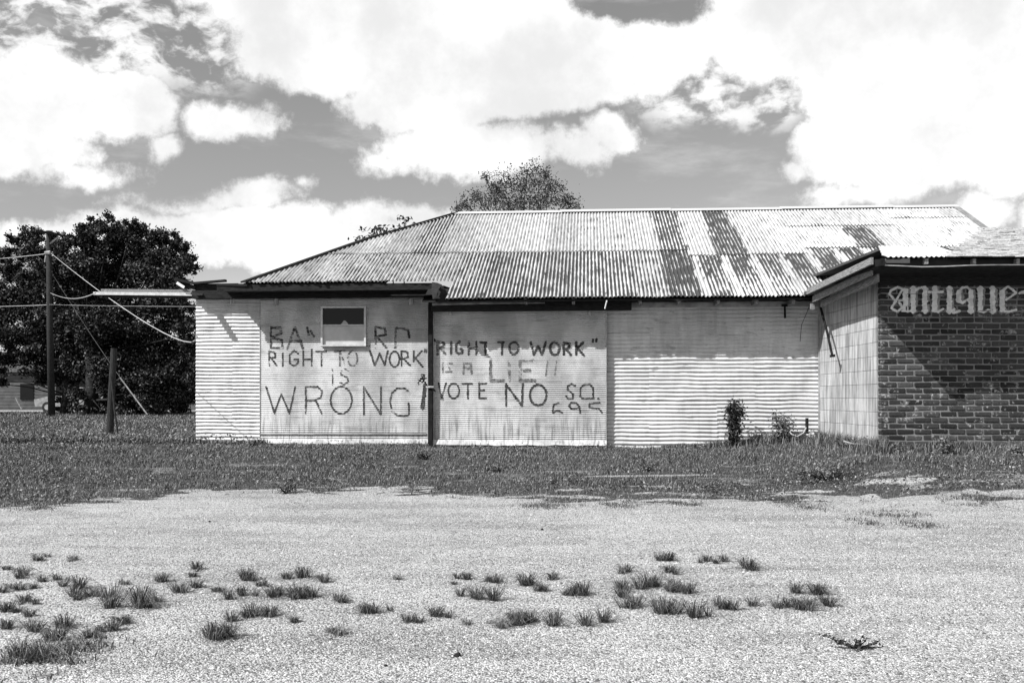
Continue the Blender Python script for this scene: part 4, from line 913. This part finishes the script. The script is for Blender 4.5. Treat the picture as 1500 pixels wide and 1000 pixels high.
bush('shrub', 'dark upright leafy shrub against the white corrugated wall', 'shrub', 1075, 650, 16.9, 38, 68, 900, .085, M['darkleaf'], 'up', 12, .36)
bush('shrub', 'paler bushy weed right of the dark upright shrub by the tin wall', 'shrub', 1142, 648, 16.8, 54, 46, 1100, .05, M['grass'], 'round', 12, .5)
bush('weed_clump', 'pale leafy weed in front of the brick wall under the sign', 'weed', 1385, 668, 13.9, 34, 32, 300, .07, M['weed'], 'round', 9, .3)
bush('weed_clump', 'weed clump at the right edge in front of the brick wall', 'weed', 1492, 678, 13.9, 34, 26, 220, .06, M['weed'], 'round', 8, .4)
bush('weed_clump', 'leafy weeds at the foot of the block wall corner', 'weed', 1248, 672, 14.6, 44, 30, 300, .055, M['grass'], 'round', 9, .4)
bush('weed_clump', 'small weed at the brick wall corner beside the pale blocks', 'weed', 1312, 664, 14.1, 28, 18, 160, .045, M['weed'], 'round', 7, .4)
bush('weed_clump', 'dark weed at the foot of the left tin wall, by the WRONG door edge', 'weed', 372, 655, 17.7, 24, 14, 140, .05, M['grass'], 'round', 7, .4)
bush('weed_clump', 'dark grassy clump in front of the post between the doors', 'weed', 622, 682, 15.2, 46, 22, 420, .045, M['grass'], 'round', 12, .25)
bush('weed_clump', 'dark low weed clump at the gravel edge below the WRONG door', 'weed', 418, 720, 12.2, 60, 20, 420, .04, M['grass'], 'round', 12, .3)
bush('weed_clump', 'dark leafy clump on the grass below the plain tin wall', 'weed', 950, 690, 14.0, 40, 14, 260, .04, M['grass'], 'round', 9, .4)
bush('weed_clump', 'broad dark weed patch near the path below the block wall', 'weed', 1210, 712, 12.9, 130, 28, 900, .045, M['grass'], 'round', 22, .5)
bush('weed_clump', 'dark weed patch on the lawn below the right of the VOTE NO door', 'weed', 725, 695, 14.0, 46, 12, 260, .04, M['grass'], 'round', 9, .5)
# mats of crab grass on the gravel at the right
for i, (px, py, w, lab) in enumerate(((1180, 743, 70, 'flat grass mat on the gravel, leftmost of the right edge mats'), (1310, 753, 90, 'flat dark grass mat on the far right gravel, upper one'), (1345, 769, 56, 'flat grass mat just below the dark one on the right gravel'), (1265, 765, 40, 'small flat grass mat left of the dark mat on the right gravel'),
        (905, 740, 70, 'thin grass mat on the gravel below the plain tin wall'), (800, 742, 80, 'thin grass mat on the gravel below the VOTE NO door'), (1420, 733, 80, 'thin grass mat at the lawn edge below the brick wall'), (60, 744, 60, 'thin grass mat at the far left gravel edge'), (40, 975, 190, 'wide thin grass mat in the bottom left gravel'), (110, 950, 120, 'thin grass mat behind the wide bottom left one'), (1010, 738, 60, 'thin grass mat right of the long one below the tin wall'))):
    x0, y0 = near_ground(px, py); sc = w / F * y0; n = int(sc * 900 * (1.3 if py > 900 else 1)); xx = x0 + rng.normal(0, sc * .26, n); yv = y0 + rng.normal(0, .16 if py < 900 else .10, n)
    mm = fbm(xx, yv, 6, i) > .42; xx, yv = xx[mm], yv[mm]; n = len(xx); z0 = float(gh(x0, y0))
    o = blades(np.stack([xx, yv, gh(xx, yv) - .003], 1) - np.array((x0, y0, z0)), rng.uniform(.02, .06, n), .006, rng.uniform(.4, 1.6, n), rng.random(n) * 6.28, M['tuft'], 'grass_mat', curl=.7); o.location = (x0, y0, z0); tag(o, lab, 'grass', 'grass mats creeping over the gravel', 'stuff')
# stub post with hose at the block wall
st_ = thing('stub_post', 'short dark metal stake by the tin wall near the block wall', 'stake', (at(1182, 640, 16.7).x, 16.7, .4))
mb = MB(); mb.tube([at(1182, 645, 16.7), at(1182, 612, 16.7)], .026, 8); mb.build('stake', M['post'], st_)
hs = thing('hose', 'pale drooping hose hung from the short stake', 'hose', at(1165, 640, 16.6)); mb = MB()
mb.tube([at(1155, 630, 16.8), at(1160, 636, 16.6), at(1168, 639, 16.6), at(1177, 634, 16.6), at(1181, 626, 16.65)], .012, 6); mb.build('tube', M['wire'], hs, True)
bush('flower_clump', 'pale almost white leafy weed right of the short stake', 'weed', 1190, 648, 16.6, 16, 22, 120, .06, M['white'], 'round', 5, .4)
pl = thing('fallen_stick', 'pale bent stick lying in the weeds before the block wall', 'stick', at(1262, 651, 14.2)); mb = MB(); mb.tube([at(1236, 646, 14.5), at(1250, 650, 14.35), at(1268, 650, 14.2), at(1280, 654, 14.0)], [.012, .011, .010, .004], 6); mb.build('branch', M['trim'], pl)

# ------------------------------------------------------------------ trees
def tree_clumps(name, label, px, y0, clumps, n_per, ls, trunk_r, depth_sp, seed, mat=None, spread=.30, twigs=False, b_=None):
    random.seed(seed); b = at(px, 612, y0); b.z = float(gh(b.x, b.y)) - .05; t = thing(name, label, 'tree', b); hz = b_ or 3.2; mb = MB(); LP = []
    top = b + Vector((0, 0, hz)); mb.tube([b, b + Vector((.1, 0, 1.2)), top], [trunk_r * 1.3, trunk_r, trunk_r * .75], 10)
    for (cx, cy, r) in clumps:
        dd = random.uniform(-1, 1) * depth_sp; c = at(cx, cy, y0 + dd); rm = r / F * y0
        e = top if c.z > top.z else b + Vector((0, 0, max(.8, (c.z - b.z) * .6)))
        mid = e.lerp(c, .5) + Vector((random.uniform(-.3, .3), random.uniform(-.3, .3), random.uniform(-.1, .4))); mb.tube([e, mid, c], [trunk_r * .20, trunk_r * .14, trunk_r * .05], 6)
        ns = 9 + int(r / 4); subs = []
        for s_ in range(ns):
            v_ = rng.normal(size=3); v_ /= np.linalg.norm(v_); subs.append(np.array(c) + v_ * rm * rng.uniform(.2, 1.25))
            if twigs and random.random() < .28 and Vector(subs[-1]).z > c.z - rm * .2: mb.tube([e.lerp(c, random.uniform(.7, 1)), c.lerp(Vector(subs[-1]), .5) + Vector((random.gauss(0, .05), 0, random.gauss(0, .05))), subs[-1]], [.011, .008, .004], 4)
        n = int(n_per * r * r); k_ = rng.integers(0, ns, n); LP.append(np.array(subs)[k_] + rng.normal(size=(n, 3)) * rm * spread * rng.uniform(.4, 1, (n, 1)) * np.array([1, 1, .8]))
    mb.build('trunk', M['bark'], t, True); LPa = np.concatenate(LP); LPa = LPa[LPa[:, 2] > .45]
    leaves(LPa, rng.uniform(.6, 1.3, len(LPa)) * ls, mat or M['foliage'], 'crown', t, .1, .6); return t
cA = [(122, 342, 12), (140, 334, 14), (160, 332, 16), (178, 340, 18), (195, 330, 12), (208, 342, 16), (228, 352, 16), (248, 352, 14), (262, 362, 14), (276, 378, 12), (284, 392, 9), (108, 352, 12), (128, 362, 20), (155, 362, 24), (185, 368, 26), (215, 375, 24), (242, 380, 22), (262, 395, 16),
      (110, 385, 22), (140, 395, 28), (175, 405, 30), (210, 410, 28), (240, 415, 24), (264, 428, 18), (112, 425, 26), (145, 440, 34), (185, 450, 36), (225, 455, 34), (258, 462, 28), (276, 490, 22),
      (118, 478, 30), (160, 495, 36), (205, 505, 38), (245, 510, 34), (270, 535, 26), (128, 530, 30), (170, 545, 32), (215, 555, 34), (250, 565, 28), (274, 575, 20), (165, 585, 22), (200, 592, 20), (235, 592, 20), (262, 596, 14), (140, 592, 12), (115, 575, 14), (284, 550, 14)]
cA += [(112, 455, 22), (100, 470, 20), (130, 500, 26), (108, 510, 22), (118, 548, 22), (100, 540, 18), (146, 470, 26), (172, 478, 28), (110, 596, 10), (150, 602, 10), (180, 602, 10), (220, 603, 10)]
tree_clumps('broadleaf_tree', 'large dark spreading tree behind the shed, left of its corner', 132, 50, cA, 6.2, .145, .30, 2.4, 3)
cB = [(22, 352, 10), (38, 348, 12), (58, 345, 14), (78, 352, 14), (95, 360, 12), (8, 378, 14), (30, 372, 16), (55, 370, 20), (82, 378, 20), (-8, 395, 14), (18, 398, 18), (48, 400, 24), (80, 408, 26), (-25, 440, 24), (8, 440, 28), (45, 440, 30), (82, 445, 30), (-40, 480, 30), (0, 485, 32), (38, 490, 32), (78, 492, 32),
      (-15, 522, 20), (15, 528, 18), (45, 525, 18), (80, 530, 26), (100, 500, 26), (95, 560, 14), (5, 556, 10), (62, 552, 12), (88, 585, 7), (-25, 560, 14)]
tree_clumps('broadleaf_tree', 'dark tree at the left edge behind the utility pole', 95, 52, cB, 6.0, .145, .22, 2.0, 5)
# distant wood closing the horizon
n = 26000; xx = rng.uniform(-150, 190, n); hh_ = 5 + 5 * vn(xx, 0 * xx, .12) + 2 * vn(xx, 0 * xx, .5); LPd = np.stack([xx, 150 + rng.normal(0, 3, n), rng.random(n) ** .8 * hh_ * rng.uniform(.8, 1, n)], 1)
o = leaves(LPd[(LPd[:, 0] < -8) | (LPd[:, 0] > 70) | True], rng.uniform(.9, 1.9, n), M['foliage'], 'distant_wood', ratio=.8); tag(o, 'dark distant line of trees along the horizon', 'wood', kind='stuff')

def thin_tree(name, label, base, forks, depth, seed, leafn, ls, mat, r0, spread=.5, len0=1.3, ratio=.5):
    random.seed(seed); t = thing(name, label, 'tree', base); mb = MB(); LP = []
    def grow(p, d, L, r, k_):
        q = p + d * L; m_ = p.lerp(q, .5) + Vector((random.gauss(0, .05), random.gauss(0, .05), random.gauss(0, .03))) * L; mb.tube([p, m_, q], [r, r * .85, r * .7], 5 if k_ > 1 else 3, cap=False)
        if k_ <= 2:
            for j in range(leafn): LP.append(tuple(p.lerp(q, random.uniform(.1, 1.15)) + Vector((random.gauss(0, .05), random.gauss(0, .05), random.gauss(0, .04)))))
        if k_ == 0: return
        for i in range(random.choice((2, 3, 3))):
            nd = (d + Vector((random.gauss(0, spread), random.gauss(0, spread), random.gauss(.02, spread * .6)))).normalized(); grow(p.lerp(q, random.uniform(.6, 1)) if i else q, nd, L * random.uniform(.6, .88), r * .62, k_ - 1)
    for (a, d, L) in forks: grow(Vector(a), Vector(d).normalized(), L, r0, depth)
    b = Vector(base); mb.tube([b, b + (Vector(forks[0][0]) - b) * .5, Vector(forks[0][0])], [r0 * 2.4, r0 * 2, r0 * 1.4], 8)
    mb.build('trunk', M['bark'], t, True); leaves(np.array(LP), rng.uniform(.6, 1.3, len(LP)) * ls, mat, 'crown', t, 0, ratio); return t
yb = 29.0; cb = at(768, 345, yb)
forks = [(cb, (-.8, .1, .55), .68), (cb, (-.35, .1, .9), .74), (cb, (.12, -.1, 1), .78), (cb, (.5, .1, .8), .70), (cb + Vector((-.3, 0, -.5)), (-1, 0, .45), .72), (cb + Vector((.3, 0, -.5)), (1, 0, .5), .70), (cb + Vector((.1, 0, -.3)), (.1, .3, 1), .7), (cb + Vector((-.5, 0, -.4)), (-.7, -.2, .7), .6), (cb + Vector((-.9, 0, -.7)), (-1, .1, .5), .62), (cb + Vector((-1.1, 0, -.9)), (-.5, .1, .9), .6), (cb + Vector((.1, 0, -.1)), (.35, .1, 1), .7), (cb + Vector((.5, 0, -.4)), (.8, .1, .6), .6)]
cT = [(684, 300, 14), (700, 290, 15), (712, 300, 16), (722, 278, 14), (712, 258, 9), (728, 262, 11), (738, 285, 18), (748, 262, 14), (762, 272, 17), (772, 252, 11), (783, 244, 9), (788, 262, 16), (805, 270, 16), (812, 285, 18), (828, 292, 15), (838, 300, 12), (765, 295, 20), (790, 298, 20), (748, 302, 18), (800, 255, 9), (670, 305, 9), (845, 306, 7)]
tree_clumps('open_crowned_tree', 'sparse twiggy tree showing above the middle of the tin roof', 768, yb, cT, 1.35, .068, .10, .8, 17, M['thinleaf'], .55, True, 4.4)
for (px, ptop, yy_, lab) in ((527, 346, 21.6, 'tiny leafy shoot at the lower end of the roof hip, leftmost'), (548, 333, 21.8, 'leafy shoot behind the roof hip, left of the taller pair'), (562, 331, 22.0, 'leafy shoot behind the roof hip, in the middle of the clump'), (576, 338, 22.2, 'low leafy shoot right of the clump behind the hip'), (592, 318, 22.6, 'tallest single leafy shoot behind the roof hip')):
    tp = at(px, ptop, yy_ + 1.5); bs_ = Vector((tp.x, tp.y + .0, 3.0)); t = thing('leafy_shoot', lab, 'plant', bs_, 'shoots growing up behind the roof hip'); mb = MB(); mb.tube([bs_, bs_.lerp(tp, .5), tp], [.02, .014, .005], 5); mb.build('stem', M['bark'], t)
    n = 90; hh_ = rng.random(n) * .62; wdt = .10 + .05 * (px in (548, 562)); LPp = np.stack([tp.x + rng.normal(0, wdt, n), tp.y + rng.normal(0, .1, n), tp.z - hh_ + .02], 1); leaves(LPp, rng.uniform(.08, .14, n), M['darkleaf'], 'foliage', t, .1, .5)

# ------------------------------------------------------------------ poles, wires, far house
YP = 45.0
up = thing('utility_pole', 'tall weathered wooden utility pole with a short crossarm in front of the trees', 'utility pole', (at(75, 612, YP).x, YP, .3))
mb = MB(); mb.tube([at(76, 614, YP), at(73, 480, YP), at(71, 338, YP)], [.16, .135, .10], 10); mb.build('shaft', M['pole'], up, True)
mb = MB(); mb.beam(at(52, 338, YP - .5), at(95, 345, YP + .4), .10, .11); mb.build('crossarm', M['pole'], up)
for px, py in ((55, 334), (92, 340)): mb = MB(); mb.tube([at(px, py + 4, YP - .2), at(px, py, YP - .2), at(px, py - 3, YP - .2)], [.05, .09, .03], 8); mb.build('insulator', M['trim'], up)
mb = MB(); mb.beam(at(73, 357, YP - .15), at(85, 347, YP + .15), .06, .06); mb.build('brace', M['trim'], up)
mb = MB(); mb.tube([at(66, 371, YP - .3), at(74, 370, YP - .3)], .09, 6); mb.tube([at(68, 371, YP - .25), at(66, 384, YP - .25)], .04, 5); mb.build('bracket', M['trim'], up)
def wire(lab, pts, r, mat):
    n = 14; P_ = [Vector(p) for p in pts]; o = thing('cable', lab, 'cable', P_[0]); mb = MB(); out = []
    if len(P_) == 3:
        for i in range(n + 1): t = i / n; out.append(P_[0] * (2 * (t - .5) * (t - 1)) + P_[1] * (4 * t * (1 - t)) + P_[2] * (2 * t * (t - .5)))
    else: out = P_
    mb.tube(out, r, 5); mb.build('strand', mat, o); return o
a, c_ = at(76, 372, YP - .3), at(287, 491, 18.98); 
bm_ = at(200, 464, 25.8)
wire('pale sagging service cable from the utility pole to the shed corner', [a, bm_, c_], .012, M['wire'])
wire('pale cable running off left from the utility pole bracket', [at(68, 371, YP - .3), at(30, 376, 50), at(-60, 384, 58)], .020, M['wire'])
wire('lower pale cable running off left of the pole', [at(73, 446, YP - .2), at(30, 448, 49), at(-60, 450, 55)], .015, M['wire'])
wire('thin horizontal cable running right from the pole behind the gutter', [at(74, 446, YP - .2), at(165, 448, 44), at(300, 449, 42)], .008, M['wire'])
wire('thin slack cable looping from the pole to the gutter tip', [at(74, 429, YP - .2), at(100, 437, 32), at(140, 429, 17.2)], .010, M['wire'])
wire('thin guy wire slanting down from the utility pole to the ground', [at(76, 400, YP), at(150, 515, 45), at(216, 607, 44)], .010, M['guy'])
gm = thing('guy_guard', 'pale plastic guard on the lower end of the guy wire', 'guy guard', at(216, 607, 43.9)); mb = MB(); mb.tube([at(176, 553, 44.2), at(216, 607, 43.9)], .03, 6); mb.build('sleeve', M['trim'], gm)
mk_ = thing('marker_rod', 'short pale slanted rod in the grass before the far house', 'rod', at(32, 598, 55)); mb = MB(); mb.tube([at(23, 582, 55), at(32, 599, 55)], .05, 6); mb.build('rod', M['trim'], mk_)
yp = 22.0; fp = thing('short_post', 'short leaning dark wooden post standing in the weeds', 'post', (at(161, 640, yp).x, yp, .32))
mb = MB(); mb.tube([at(160.5, 642, yp), at(163.5, 575, yp), at(167, 510, yp)], [.082, .075, .068], 12); mb.build('shaft', M['pole'], fp)
mb = MB(); mb.tube([at(173.5, 642, yp - .2), at(168, 600, yp - .15), at(163, 552, yp - .1)], .022, 6); mb.build('conduit', M['pole'], fp)

hy = 76.0; fh = thing('far_house', 'low grey sided house half hidden behind the trees at far left', 'house', at(20, 600, hy))
x0_, x1_ = at(-60, 0, hy).x, at(82, 0, hy).x; zt_ = at(0, 545, hy).z; nb_ = 12; hb = (zt_ - .2) / nb_
for i in range(nb_): mb = MB(); mb.box(((x0_ + x1_) / 2, hy + .02, .2 + hb * (i + .5)), ((x1_ - x0_) / 2, 0, 0), (0, .03, 0), (0, -.02, hb / 2 - .012)); mb.build('siding_board', M['siding'], fh)
mb = MB(); mb.box(((x0_ + x1_) / 2, hy + 3.2, .2 + (zt_ - .2) / 2), ((x1_ - x0_) / 2, 0, 0), (0, 3.1, 0), (0, 0, (zt_ - .2) / 2)); mb.build('wall', M['farroof'], fh)
mb = MB(); mb.add([(x0_ - .4, hy - .5, zt_), (x1_ + .4, hy - .5, zt_), (x1_ + .4, hy + 6.9, zt_), (x0_ - .4, hy + 6.9, zt_), (x0_ - .4, hy + 3.2, zt_ + 1.7), (x1_ + .4, hy + 3.2, zt_ + 1.7)], [(0, 1, 5, 4), (2, 3, 4, 5), (0, 4, 3), (1, 2, 5), (0, 3, 2, 1)]); mb.build('roof', M['farroof'], fh)
mb = MB(); mb.box((x0_ + 5.2, hy - .03, 1.7), (.5, 0, 0), (0, .04, 0), (0, 0, .6)); mb.build('window', M['glass'], fh)
# white car half hidden behind the tree
cy_ = 60.0; pc = at(112, 600, cy_); pc.z = .36; car = thing('parked_car', 'pale parked car half hidden behind the tree and utility pole', 'car', pc)
prof = [(-2.1, .35), (-2.15, .75), (-1.5, .92), (-.9, .98), (.95, .98), (2.05, .86), (2.15, .5), (2.1, .35)]; cabp = [(-1.05, .97), (-.55, 1.42), (.65, 1.45), (1.3, .97)]
def extr(pr_, hw_, nm, mat, inset=0, inset_from=0):
    mb = MB(); n = len(pr_); v = [(pc.x + x_, cy_ - hw_ + (inset if z_ > inset_from else 0), pc.z + z_) for x_, z_ in pr_] + [(pc.x + x_, cy_ + hw_ - (inset if z_ > inset_from else 0), pc.z + z_) for x_, z_ in pr_]
    mb.add(v, [tuple(range(n))[::-1], tuple(range(n, 2 * n))] + [(i, (i + 1) % n, n + (i + 1) % n, n + i) for i in range(n)]); return mb.build(nm, mat, car)
extr(prof, .85, 'body', M['trim']); extr(cabp, .80, 'windows', M['glass'], .12, 1.2); mb = MB(); mb.box((pc.x + .05, cy_, pc.z + 1.455), (.62, 0, 0), (0, .66, 0), (0, 0, .02)); mb.build('roof', M['white'], car)
for x_ in (-1.35, 1.35):
    for s_ in (-1, 1): mb = MB(); mb.tube([(pc.x + x_, cy_ + s_ * .68, pc.z + .31), (pc.x + x_, cy_ + s_ * .88, pc.z + .31)], .32, 16); w_ = mb.build('wheel', M['rubber'], car); mb = MB(); mb.tube([(pc.x + x_, cy_ + s_ * .86, pc.z + .31), (pc.x + x_, cy_ + s_ * .895, pc.z + .31)], .17, 12); mb.build('rim', M['trim'], w_)
